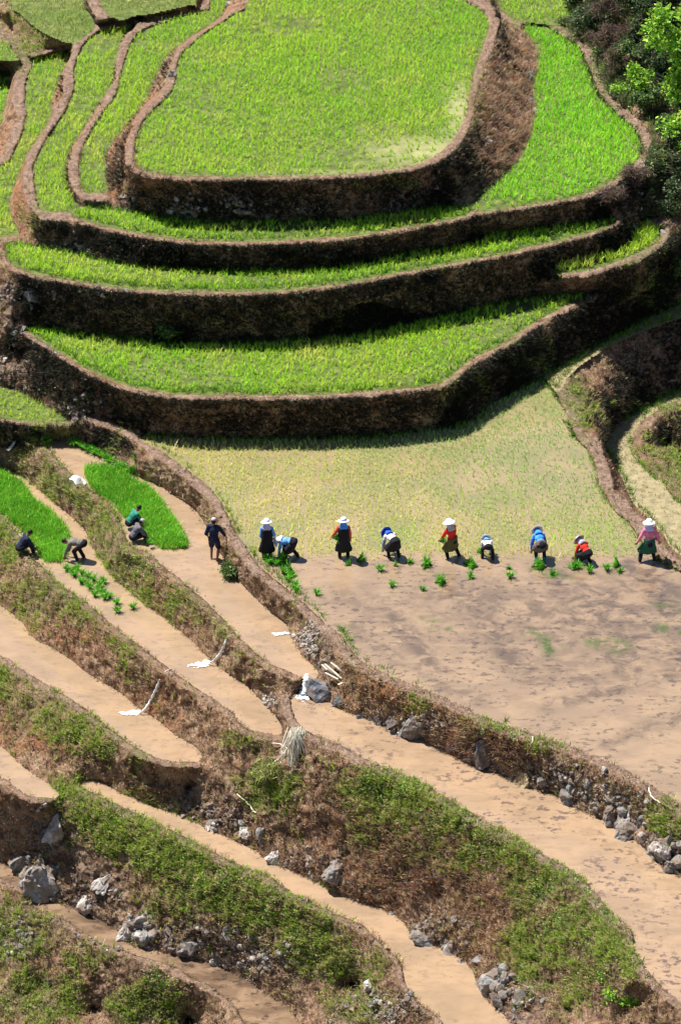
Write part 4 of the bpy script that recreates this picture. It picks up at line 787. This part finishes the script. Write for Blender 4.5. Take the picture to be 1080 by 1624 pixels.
cloth(25, 706, .06, .34, plain("white_cloth", (.62, .60, .56)), "narrow whitish strip lying on the bank at the left edge", -.9)

# ---------------------------------------------------------------- people
def V3(*a): return np.array(a, float)
def cap(p0, p1, r0, r1, sc=None, n=14):
    """tapered capsule as a closed tube with round ends"""
    p0, p1 = np.array(p0, float), np.array(p1, float); d = p1 - p0; L = np.linalg.norm(d)
    d = d / L if L > 1e-6 else V3(0, 0, 1)
    a = np.cross(d, V3(0, 1, .01) if abs(d[1]) < .9 else V3(1, 0, 0)); a /= np.linalg.norm(a); b = np.cross(d, a); V = []; rings = []
    for t in np.linspace(-np.pi / 2, 0, 5)[1:]: rings.append((p0 + d * r0 * math.sin(t), r0 * math.cos(t)))
    for t in np.linspace(0, np.pi / 2, 5)[:-1]: rings.append((p1 + d * r1 * math.sin(t), r1 * math.cos(t)))
    for c, r in rings:
        for q in range(n): t = 2 * np.pi * q / n; V.append(c + r * (a * math.cos(t) + b * math.sin(t)))
    m = len(rings); V.append(p0 - d * r0); V.append(p1 + d * r1)
    F = [[k * n + q, k * n + (q + 1) % n, (k + 1) * n + (q + 1) % n, (k + 1) * n + q] for k in range(m - 1) for q in range(n)]
    T = [[m * n, (q + 1) % n, q] for q in range(n)] + [[m * n + 1, (m - 1) * n + q, (m - 1) * n + (q + 1) % n] for q in range(n)]
    return np.array(V), np.array(F), np.array(T)
def ell(c, r, axes=None):
    v, f, t = cap(V3(0, 0, -.001), V3(0, 0, .001), 1, 1, n=16); v = v * np.array(r)
    if axes is not None: v = v @ np.array(axes)
    return v + np.array(c), f, t
def remesh(name, parts, vox, m, parent, it=3, noise=0.0):
    v, fs = join(parts)
    if noise: pass
    o = make_mesh(name, v, fs, m); rm = o.modifiers.new("r", 'REMESH'); rm.mode = 'VOXEL'; rm.voxel_size = vox; sm = o.modifiers.new("s", 'SMOOTH'); sm.iterations = it; sm.factor = .5
    dg = bpy.context.evaluated_depsgraph_get(); me = bpy.data.meshes.new_from_object(o.evaluated_get(dg)); old = o.data; o.modifiers.clear(); o.data = me; bpy.data.meshes.remove(old)
    me.name = name; me.polygons.foreach_set('use_smooth', np.ones(len(me.polygons), bool)); me.materials.clear(); me.materials.append(m)
    if noise:
        c = np.empty(len(me.vertices) * 3, np.float32); me.vertices.foreach_get('co', c); c = c.reshape(-1, 3); n_ = np.empty_like(c).ravel(); me.vertices.foreach_get('normal', n_); n_ = n_.reshape(-1, 3)
        c = c + n_ * (fbm(c.astype(float) + rng.random() * 9, 9, 2, 5) * noise)[:, None]; me.vertices.foreach_set('co', c.ravel().astype(np.float32)); me.update()
    o.parent = parent; return o
def ik(a, b, l1, l2, pole):
    d = b - a; L = np.linalg.norm(d); d = d / L
    if L > (l1 + l2) * .995: L = (l1 + l2) * .995; b = a + d * L
    x = (l1 * l1 - l2 * l2 + L * L) / (2 * L); h = math.sqrt(max(l1 * l1 - x * x, 0)); p = pole - d * (pole @ d); p /= np.linalg.norm(p) + 1e-9
    return a + d * x + p * h, b
def loft(rings, n=28, close=False):
    """rings: (centre, ax, ay, rx, ry)"""
    V = []
    for k, (c, ax, ay, rx, ry, rip) in enumerate(rings):
        for q in range(n):
            t = 2 * np.pi * q / n; w = 1 + rip * math.sin(t * 6 + k * .35) + rip * .6 * math.sin(t * 11 + 1); V.append(np.array(c) + np.array(ax) * rx * w * math.cos(t) + np.array(ay) * ry * w * math.sin(t))
    m = len(rings); F = [[k * n + q, k * n + (q + 1) % n, (k + 1) * n + (q + 1) % n, (k + 1) * n + q] for k in range(m - 1) for q in range(n)]
    return np.array(V), np.array(F)
def shell(name, rings, m, parent, th=.012, n=28):
    V, F = loft(rings, n); o = make_mesh(name, V, [F], m, smooth=True); md = o.modifiers.new("thickness", 'SOLIDIFY'); md.thickness = th; md.offset = 0; o.parent = parent; return o
M_SKIN = plain("skin", (.26, .135, .085), .6, .08)
M_HAIR = plain("black_hair", (.012, .010, .010), .5, .2)
CM = {}
def cloth_m(n, c):
    if n not in CM: CM[n] = plain(n, c, .9, .22, 9)
    return CM[n]
BLACK = cloth_m("black_cloth", (.014, .013, .018)); NAVY = cloth_m("navy_cloth", (.016, .022, .055)); WHITE = cloth_m("white_cloth_hat", (.80, .80, .84)); LAV = cloth_m("lavender_cloth", (.52, .50, .80)); BLUE = cloth_m("blue_cloth", (.13, .32, .68)); SKY = cloth_m("bright_blue_cloth", (.06, .28, .80))
RED = cloth_m("red_cloth", (.68, .035, .025)); PINK = cloth_m("pink_cloth", (.72, .20, .33)); GREENC = cloth_m("dark_green_cloth", (.02, .09, .055)); OLIVE = cloth_m("olive_cloth", (.10, .085, .03)); GREY = cloth_m("grey_cloth_shirt", (.12, .12, .15)); BEIGE = cloth_m("grey_beige_cloth", (.16, .15, .13)); TEAL = cloth_m("green_shirt_cloth", (.03, .20, .15)); PALE = cloth_m("pale_cloth", (.72, .70, .70)); ROYAL = cloth_m("royal_blue_cloth", (.03, .10, .50)); RUST = cloth_m("rust_cloth", (.50, .08, .04)); GREYW = cloth_m("grey_scarf_cloth", (.42, .38, .44)); TEALB = cloth_m("teal_boot", (.02, .20, .20)); CREAM = cloth_m("cream_hat_cloth", (.80, .66, .66))
def hand_parts(w, d, palm_n, curl=.5):
    """palm + four fingers + a thumb; d = direction of the forearm, palm_n = towards the palm side"""
    d = d / np.linalg.norm(d); palm_n = palm_n - d * (palm_n @ d); palm_n /= np.linalg.norm(palm_n) + 1e-9; s = np.cross(d, palm_n); out = []
    out.append(cap(w, w + d * .03, .024, .026)); out.append(cap(w + d * .03 - s * .018, w + d * .075 - s * .024, .019, .016)); out.append(cap(w + d * .03 + s * .018, w + d * .075 + s * .024, .019, .016)); out.append(cap(w + d * .03, w + d * .08, .019, .016))
    for q, (o_, L) in enumerate(((-.030, .068), (-.011, .078), (.010, .074), (.029, .058))):
        a = w + d * .08 + s * o_; c1 = curl * (.7 + .15 * q); d1 = d * math.cos(c1) + palm_n * math.sin(c1) + s * o_ * 1.2; b = a + d1 * L * .5; c2 = c1 * 2; d2 = d * math.cos(c2) + palm_n * math.sin(c2) + s * o_; out.append(cap(a, b, .0100, .0092, n=8)); out.append(cap(b, b + d2 * L * .5, .0092, .0078, n=8))
    a = w + d * .025 - s * .028; b = a + d * .03 - s * .022 + palm_n * .018; out.append(cap(a, b, .0125, .0110, n=8)); out.append(cap(b, b + d * .032 + palm_n * .014, .0110, .0088, n=8)); return out
def person(loc, rz, label, group, hip=.80, phi=5, s=1.0, hy=0.0, head=None, lean=0, Lh=(-.25, .15, .75), Rh=(.25, .15, .75), Lf=(-.11, 0, 0), Rf=(.11, 0, 0), shirt=BLUE, sleeves='long', sleeve_m=None, legs='trousers', leg_m=BLACK, skirt=None, tunic=None, hat=None, scarf=None, hair=False, capm=None, curl=.6, boots=None, knee=V3(0, 1, 0), sash=None):
    root = empty("person", loc, rz); root.scale = (s, s, s); tag(root, label, "person", group)
    ph = R(phi); ln = R(lean); P = V3(0, hy, hip); d = V3(math.sin(ln) * math.cos(ph), math.sin(ph), math.cos(ph) * math.cos(ln)); X = V3(1, 0, 0) - d * (V3(1, 0, 0) @ d); X /= np.linalg.norm(X); Yb = np.cross(d, X) * -1   # Yb points to the chest side
    Yb = np.cross(X, d) * -1; Yb = np.cross(d, X)
    if phi < 45 and Yb[1] < 0: Yb = -Yb
    if phi >= 45 and Yb[2] > 0: Yb = -Yb
    ch = P + d * .29; nk = P + d * .46; hp = R(phi * .75 + 8 if head is None else head); hd = V3(math.sin(ln) * .5, math.sin(hp), math.cos(hp)); hd /= np.linalg.norm(hd); HX = V3(1, 0, 0) - hd * hd[0]; HX /= np.linalg.norm(HX); HF = np.cross(hd, HX)
    HF = HF if HF @ V3(0, math.cos(hp), -math.sin(hp)) > 0 else -HF
    hc = nk + d * .03 + hd * .12
    SL, SR = P + d * .415 - X * .165, P + d * .415 + X * .165; LH, RH = P - X * .085 - d * .02, P + X * .085 - d * .02
    Lh, Rh, Lf, Rf = [np.array(q, float) for q in (Lh, Rh, Lf, Rf)]
    pl = V3(-.5, -.9, -.3) if phi < 45 else V3(-.9, -.1, .6); pr = pl * V3(-1, 1, 1)
    EL, WL = ik(SL, Lh, .265, .235, pl); ER, WR = ik(SR, Rh, .265, .235, pr)
    KL, AL = ik(LH, Lf + V3(0, 0, .07), .39, .385, knee + V3(-.15, 0, 0)); KR, AR = ik(RH, Rf + V3(0, 0, .07), .39, .385, knee + V3(.15, 0, 0))
    ax = [X, Yb, d]
    B = [ell(P, (.155, .115, .12), ax), ell(P + d * .12, (.128, .098, .13), ax), ell(ch, (.150, .108, .16), ax), cap(SL + X * .03, SR - X * .03, .062, .062), cap(nk - d * .04, nk + hd * .05 + d * .02, .052, .048)]
    ha = [HX, HF, hd]; B += [ell(hc, (.073, .090, .108), ha), ell(hc - hd * .05 + HF * .022, (.052, .060, .058), ha), ell(hc + HF * .088 - hd * .008, (.012, .018, .020), ha), ell(hc + HF * .076 - hd * .050, (.022, .012, .009), ha), ell(hc - HX * .073, (.010, .020, .028), ha), ell(hc + HX * .073, (.010, .020, .028), ha), ell(hc + HF * .075 + hd * .022, (.045, .014, .012), ha)]
    for S_, E_, W_ in ((SL, EL, WL), (SR, ER, WR)):
        B += [cap(S_, E_, .047, .037), cap(E_, W_, .038, .025)]; f_ = (W_ - E_) / np.linalg.norm(W_ - E_); B += hand_parts(W_, f_, V3(0, .2, -1) if phi >= 45 or f_[2] > -.6 else V3(0, 1, 0), curl)
    for H_, K_, A_ in ((LH, KL, AL), (RH, KR, AR)): B += [cap(H_, K_, .078, .052), cap(K_, K_ * .65 + A_ * .35 - V3(0, .012, 0), .052, .050), cap(K_ * .65 + A_ * .35 - V3(0, .012, 0), A_, .050, .034), cap(A_ - V3(0, .03, .03), A_ + V3(0, .13, -.045), .034, .026)]
    remesh("body", B, .0085, M_SKIN, root, 2)
    g = .016
    S_ = [ell(P + d * .03, (.160, .122, .10), ax), ell(P + d * .12, (.150, .122, .13), ax), ell(ch, (.165, .124, .165), ax), cap(SL + X * .02, SR - X * .02, .075, .075)]
    for s1, e1, w1 in ((SL, EL, WL), (SR, ER, WR)):
        if sleeves == 'long': S_ += [cap(s1, e1, .064, .056), cap(e1, e1 * .12 + w1 * .88, .056, .043)]
        elif sleeves == 'elbow': S_ += [cap(s1, e1, .066, .058), cap(e1, e1 * .8 + w1 * .2, .056, .052)]
        else: S_ += [cap(s1, s1 * .35 + e1 * .65, .068, .060)]
    remesh("shirt", S_, .013, shirt, root, 2, .010)
    if sleeve_m is not None:
        for s1, e1, w1 in ((SL, EL, WL), (SR, ER, WR)): remesh("sleeve", [cap(s1 * .55 + e1 * .45, e1, .064, .060), cap(e1, e1 * .12 + w1 * .88, .060, .048)], .012, sleeve_m, root, 2, .008)
    T_ = [ell(P - d * .01, (.170, .132, .125), ax)]
    for h1, k1, a1 in ((LH, KL, AL), (RH, KR, AR)):
        T_.append(cap(h1, k1, .094, .070)) if legs == 'trousers' else T_.append(cap(h1, h1 * .15 + k1 * .85, .096, .088))
        if legs == 'trousers': T_.append(cap(k1, k1 * .12 + a1 * .88, .072, .058))
    remesh("trousers" if legs == 'trousers' else "shorts", T_, .013, leg_m, root, 2, .012)
    if boots is not None:
        for k1, a1 in ((KL, AL), (KR, AR)): remesh("boot", [cap(k1 * .3 + a1 * .7, a1, .064, .058), cap(a1 - V3(0, .03, .03), a1 + V3(0, .15, -.04), .048, .040)], .012, boots, root, 2)
    mid = (KL + KR) / 2; low = (AL + AR) / 2; wide = np.linalg.norm((KL - KR)) / 2
    def dress(name, m, length, top_at, w0):
        rings = []; pts_ = [P + d * t for t in np.linspace(top_at, 0, 7)]; low_ = mid + (low - mid) * length; m0 = len(pts_)
        pts_ += [P + (low_ - P) * t for t in np.linspace(.12, 1, 9)]
        for k, c in enumerate(pts_):
            t = k / (len(pts_) - 1); dr = d if k < m0 - 2 else V3(0, 0, 1) * .6 + d * .4 if k < m0 + 1 else (P - low_) / np.linalg.norm(P - low_); dr = dr / np.linalg.norm(dr); ax_ = X - dr * (X @ dr); ax_ /= np.linalg.norm(ax_); ay_ = np.cross(dr, ax_)
            b_ = w0 if k < m0 else .185 + (k - m0) / 9 * (wide * .7 + .03); rings.append((c, ax_, ay_, b_, (.142 if k < m0 else .150 + (k - m0) / 9 * .04), .035 * t))
        return shell(name, rings, m, root, .014, 36)
    if skirt is not None: dress("skirt", skirt[0], skirt[1], .10, .175)
    if tunic is not None: dress("tunic", tunic[0], tunic[1], .40, .182)
    if sash is not None: remesh("apron", [ell(P - d * .02 - Yb * .03, (.13, .125, .17), ax)], .014, sash, root, 2, .012)
    up = hc + hd * .045
    if hat is not None:
        rings = [(up - hd * .012 + hd * .0, HX, HF, .205, .225, .02), (up + hd * .012, HX, HF, .150, .165, .015), (up + hd * .024, HX, HF, .098, .116, 0), (up + hd * .075, HX, HF, .090, .106, 0), (up + hd * .105, HX, HF, .072, .085, 0), (up + hd * .115, HX, HF, .035, .04, 0), (up + hd * .117, HX, HF, .002, .002, 0)]
        h = shell("hat", rings, hat[0], root, .01)
        if len(hat) > 1: shell("hat_band", [(up + hd * .03, HX, HF, .102, .120, 0), (up + hd * .062, HX, HF, .098, .115, 0)], hat[1], h, .01)
    if scarf is not None:
        bk = -HF; rings = [(hc + hd * .05, HX, HF, .088, .104, .0), (hc, HX, HF, .092, .106, .02), (hc - hd * .07 + bk * .012, HX, HF, .098, .108, .04), (nk * .5 + hc * .5 - hd * .06 + bk * .03, HX, HF, .120, .116, .05), (nk - d * .01 + bk * .025, X, Yb, .150, .125, .06), (nk - d * .07, X, Yb, .165, .135, .07)]
        shell("scarf", rings, scarf, root, .01)
    if hair or capm is not None:
        if hair: remesh("hair", [ell(hc + hd * .022 - HF * .018, (.080, .088, .098), ha)], .011, M_HAIR, root, 2, .006)
    if capm is not None:
        remesh("cap", [ell(hc + hd * .048, (.083, .098, .070), ha), ell(hc + hd * .045 + HF * .085, (.062, .062, .012), ha)], .010, capm, root, 2)
        if not hair: remesh("hair", [ell(hc - hd * .01 - HF * .022, (.078, .078, .080), ha)], .011, M_HAIR, root, 2)
    return root
W = "planters in a row in the flooded field"; Mn = "men gathering seedlings on the left strips"
person(at(424, 889, -.06), R(5), "woman at the left end of the row in black tunic, lavender scarf and white hat", W, phi=6, s=.98, shirt=BLUE, tunic=(BLACK, .2), hat=(WHITE, LAV), scarf=LAV, Lh=(-.16, .20, .80), Rh=(.18, .22, .85), leg_m=BLACK)
person(at(461, 887, -.06), R(75), "bending woman in light blue shirt and white hat beside the leftmost standing woman", W, hip=.70, phi=92, s=.98, hy=-.12, head=100, Lh=(-.18, .38, .10), Rh=(.12, .30, .12), Lf=(-.10, .12, 0), Rf=(.13, -.25, 0), shirt=BLUE, skirt=(BLACK, .0), hat=(WHITE, LAV), scarf=PALE, knee=V3(0, .6, 0))
person(at(545, 888, -.06), R(2), "woman standing in long black tunic with rust sleeves under a blue and white hat", W, phi=4, s=1.0, shirt=RUST, sleeve_m=RUST, tunic=(BLACK, .2), hat=(WHITE, ROYAL), scarf=SKY, Lh=(-.36, .16, .80), Rh=(.22, .10, .72), leg_m=BLACK, Lf=(-.13, 0, 0), Rf=(.14, -.02, 0))
person(at(625, 888, -.06), R(28), "bending woman in pale shirt and royal blue hat", W, hip=.74, phi=84, s=.98, hy=-.08, head=95, Lh=(-.24, .38, .14), Rh=(.06, .34, .12), Lf=(-.17, .06, 0), Rf=(.16, -.05, 0), shirt=PALE, skirt=(BLACK, .0), hat=(ROYAL,), scarf=ROYAL, knee=V3(0, .6, 0), sleeve_m=cloth_m("grey_blue_cloth", (.22, .30, .42)))
person(at(717, 888, -.06), R(38), "woman standing in red shirt and olive skirt, white cap turned left", W, phi=6, lean=-9, s=1.0, hip=.78, shirt=RED, sleeves='elbow', skirt=(OLIVE, .0), hat=(WHITE,), scarf=GREYW, Lh=(-.30, .34, .66), Rh=(.20, .18, .66), Lf=(-.16, .02, 0), Rf=(.26, -.06, 0), leg_m=BLACK, sash=BLACK)
person(at(773, 889, -.06), R(6), "bending planter in white shirt and black trousers under a white and blue hat", W, hip=.66, phi=92, s=.86, hy=-.10, head=88, Lh=(-.16, .40, .12), Rh=(.14, .38, .12), Lf=(-.20, .04, 0), Rf=(.20, -.10, 0), shirt=PALE, hat=(WHITE, BLUE), scarf=BLUE, knee=V3(0, .6, 0))
person(at(857, 893, -.06), R(10), "bending planter in bright blue shirt with teal boots and cream hat", W, hip=.74, phi=66, s=.97, hy=-.04, head=72, lean=-6, Lh=(-.34, .12, .22), Rh=(.22, .10, .14), Lf=(-.14, .0, 0), Rf=(.13, -.02, 0), shirt=SKY, sleeve_m=ROYAL, hat=(CREAM,), scarf=SKY, leg_m=BLACK, boots=TEALB, sash=BLACK, skirt=(cloth_m("brown_grey_cloth", (.12, .09, .08)), -.25), knee=V3(0, .8, 0))
person(at(930, 897, -.06), R(32), "crouching planter in red shirt and grey hat near the right end of the row", W, hip=.50, phi=60, s=.95, hy=-.06, head=70, Lh=(-.22, .40, .16), Rh=(.10, .42, .14), Lf=(-.14, .08, 0), Rf=(.15, -.04, 0), shirt=RED, hat=(GREYW, WHITE), scarf=GREYW, skirt=(BLACK, .1), knee=V3(0, 1, 0))
person(at(1028, 893, -.04), R(12), "woman in pink shirt and green skirt under the widest white hat, at the bund", W, hip=.76, phi=14, s=1.04, head=8, Lh=(-.44, .18, .52), Rh=(.46, .08, .42), Lf=(-.30, .0, 0), Rf=(.18, -.06, 0), shirt=PINK, sleeves='long', skirt=(GREENC, .0), hat=(WHITE,), scarf=LAV, leg_m=BLACK, sash=BLACK)
mp = at(340, 890, -.95)
person(mp, R(-12), "man standing with one arm on the bund in navy shirt, shorts and pale cap", Mn, phi=3, s=1.08, shirt=NAVY, sleeves='elbow', legs='shorts', leg_m=NAVY, capm=GREYW, Lh=(-.20, .12, .78), Rh=(.46, .12, .72), Lf=(-.10, .04, 0), Rf=(.10, -.02, 0))
def seat(u, v, z): return at(u, v, z)
person(seat(205, 841, -.95), R(-62), "seated man in green shirt with bare black hair beside the upper bed", Mn, hip=.30, phi=38, s=1.0, head=52, Lh=(-.12, .60, .16), Rh=(.14, .58, .14), Lf=(-.14, .42, -.06), Rf=(.14, .40, -.06), shirt=TEAL, hair=True, leg_m=BLACK, sleeves='elbow')
person(seat(211, 862, -.95), R(-70), "seated man in dark grey shirt and grey cap beside the upper bed", Mn, hip=.26, phi=30, s=1.02, head=48, Lh=(-.12, .58, .14), Rh=(.16, .56, .12), Lf=(-.14, .52, -.10), Rf=(.14, .50, -.10), shirt=GREY, capm=GREYW, leg_m=BLACK)
person(seat(32, 881, -2.0), R(-68), "man crouching at the left edge in navy shirt beside the lower bed", Mn, hip=.30, phi=36, s=1.05, head=50, Lh=(-.12, .60, .18), Rh=(.16, .56, .16), Lf=(-.14, .48, .0), Rf=(.14, .46, .0), shirt=NAVY, hair=True, leg_m=BLACK, sleeves='elbow')
person(at(128, 890, -2.05), R(78), "man bending over the lower bed in grey beige shirt and dark trousers", Mn, hip=.68, phi=88, s=1.06, hy=-.12, head=96, Lh=(-.16, .52, .10), Rh=(.14, .46, .12), Lf=(-.13, .05, 0), Rf=(.14, -.10, 0), shirt=BEIGE, hair=True, leg_m=BLACK, knee=V3(0, .5, 0))

# bundles held in the hand
def held(u, v, z, rot, label):
    bundle(u, v, z, .85, rot[0], rot[1], label, "seedling bundles carried in the hand", P=at(u, v, z))
held(528, 853, .76, (1.2, 1.3), "handful of seedlings held out by the woman in the long black tunic")
held(697, 858, .62, (1.2, 1.2), "handful of seedlings held by the standing woman in red")
held(55, 872, -1.8, (.5, 1.2), "dark bundle in the hands of the crouching man in navy")
held(236, 862, -.75, (.4, 1.2), "dark bundle in the hands of the seated man in grey")

# ---------------------------------------------------------------- trees and shrubs of the gully
M_BARK = plain("bark", (.14, .10, .075))
def plant(name, cat, label, u, v, h, rx, n, size, cols, dz=0, trunk=.06, clumps=12, limbs=6, thin=False):
    base = pt(u, v) + V3(0, 0, dz); root = empty(name, base); tag(root, label, cat)
    cc = V3(0, 0, h * .62); C_ = []
    for k in range(clumps):
        d = rng.normal(size=3); d /= np.linalg.norm(d); C_.append(cc + d * rng.uniform(.2, 1.35, 1) * np.array([rx, rx * .8, h * .36]))
    parts = [tube(np.array([[0, 0, -.3], [.03 * h, 0, h * .25], [-.02 * h, .02, h * .5], [0, 0, h * .7]]), [trunk, trunk * .8, trunk * .55, trunk * .2], 7)]
    for k in range(min(limbs, clumps)):
        a = V3(0, 0, h * rng.uniform(.2, .5)); parts.append(tube(np.array([a, (a + C_[k]) / 2 + V3(0, 0, .05), C_[k]]), [trunk * .45, trunk * .3, trunk * .12], 5))
    tv, tf = join(parts); make_mesh("trunk" if name == "tree" else "stem", tv, tf, M_BARK, root, smooth=True)
    ci = rng.integers(clumps, size=n); rad = (.34 * rx + .12); off = rng.normal(size=(n, 3)); off /= np.linalg.norm(off, axis=1, keepdims=True); off *= (rng.random((n, 1)) ** .45) * rad * rng.uniform(.7, 1.4, (n, 1))
    B = np.array(C_)[ci] + off * np.array([1, 1, .75]); D = rng.normal(size=(n, 3)) + np.array([0, 0, .2]); D /= np.linalg.norm(D, axis=1, keepdims=True)
    col = np.array(cols)[rng.integers(len(cols), size=n)] * (1 + .25 * rng.normal(size=(n, 1))).clip(.4, 1.7); s = size * rng.uniform(.6, 1.3, n)
    if thin: v_, q_, t_, c_ = blades(B, D, s * 2, s * .22, rng.random(n), col)
    else: v_, q_, t_, c_ = blades(B, D, s, s * .55, rng.random(n), col, mid=.45, midw=1.5)
    make_mesh("crown" if name == "tree" else "foliage", v_, [q_, t_], M_LEAF, root, col=np.clip(c_, .004, .9))
BR = [[.22, .46, .04], [.34, .58, .06], [.11, .28, .03], [.46, .62, .08]]; DKG = [[.05, .10, .035], [.09, .15, .05], [.03, .06, .025], [.14, .12, .08]]; MID = [[.11, .19, .05], [.17, .24, .07], [.07, .12, .04]]; DRYB = [[.16, .10, .09], [.22, .14, .11], [.10, .065, .06], [.14, .13, .06]]
plant("tree", "tree", "bright leafy green tree at the upper right corner", 1088, 195, 5.0, 1.2, 6200, .13, BR, clumps=26, trunk=.12)
plant("tree", "tree", "bright green tree cut by the right edge below the corner tree", 1118, 300, 3.6, 1.2, 4600, .13, BR, clumps=22, trunk=.1)
plant("tree", "tree", "dark green tree behind the bright tree at the upper right", 1016, 70, 3.2, .95, 4200, .11, DKG, clumps=20, trunk=.1)
plant("tree", "tree", "dark tree at the top edge right of the faded rice", 1060, 40, 3.0, 1.2, 3600, .12, DKG, clumps=18, trunk=.1)
SHR = [(905,52,.9,.55,DKG,0,"low dark shrub at the top of the bund beside the faded rice"),(925,58,1.1,.6,DKG,0,"dark green shrub above the bend of the right bund"),(948,82,1.0,.6,DRYB,1,"purplish dry shrub above the right bund"),(955,40,1.5,.8,DRYB,1,"tall dry brown shrub between the dark shrub and dark tree"),(893,15,.9,.6,MID,0,"greyish green shrub on the edge of the faded rice"),(925,5,1.2,.7,MID,0,"green shrub at the top edge right of the faded rice"),
 (968,122,1.1,.6,DRYB,1,"dry brown bush between the right bund and the green bushes"),(985,112,1.2,.6,MID,0,"grey green bush above the middle of the right bund"),(988,160,1.2,.6,BR,0,"yellow green bush beside the right bund"),(1006,182,1.0,.5,MID,0,"mid green bush below the yellow green bush"),(1025,130,1.5,.7,DKG,0,"dark bush left of the cut poles"),(1000,85,1.2,.7,DKG,0,"dark bush under the dark tree"),
 (1050,235,1.0,.6,DKG,0,"dark bush below the white stone at the right"),(1035,215,.6,.4,MID,0,"small green bush right of the right bund"),(1068,300,1.5,.7,DKG,0,"dark bush at the right edge level with the dark banks"),(1040,290,.7,.5,DRYB,1,"dry bush behind the end of the right bund"),(1000,300,.7,.5,DRYB,1,"dry brown bush below the corner of the bright right terrace"),(1076,345,1.4,.6,DKG,0,"dark bush at the right edge beside the small rice wedge"),
 (965,325,.6,.5,DRYB,1,"dry bush on the bank under the bright right terrace"),(1078,450,.9,.5,MID,0,"green bush at the right edge above the path"),
 (545,500,.01,.01,MID,0,""),(270,538,.5,.3,MID,0,"small pale green bush at the foot of the second dark bank"),(425,1235,.4,.5,[[.34,.38,.10],[.26,.26,.10]],1,"yellow green grassy bush below the straw sheaf"),(366,918,.4,.22,MID,0,"dark green weed at the foot of the bund below the standing man"),
 (870,1555,.01,.01,MID,0,""),(1000,1600,.45,.4,BR,0,"bright green bush near the bottom right"),]
for (u, v, h, r, col, th, lb) in SHR:
    if u > 880 and v < 300: u += 16; r *= .85
    if lb: plant("shrub", "shrub", lb, u, v, h * 1.15, r * 1.05, int(2200 * r / .6 * (1.3 if th else 1)), .085, col, clumps=12, trunk=.03, limbs=5, thin=bool(th))
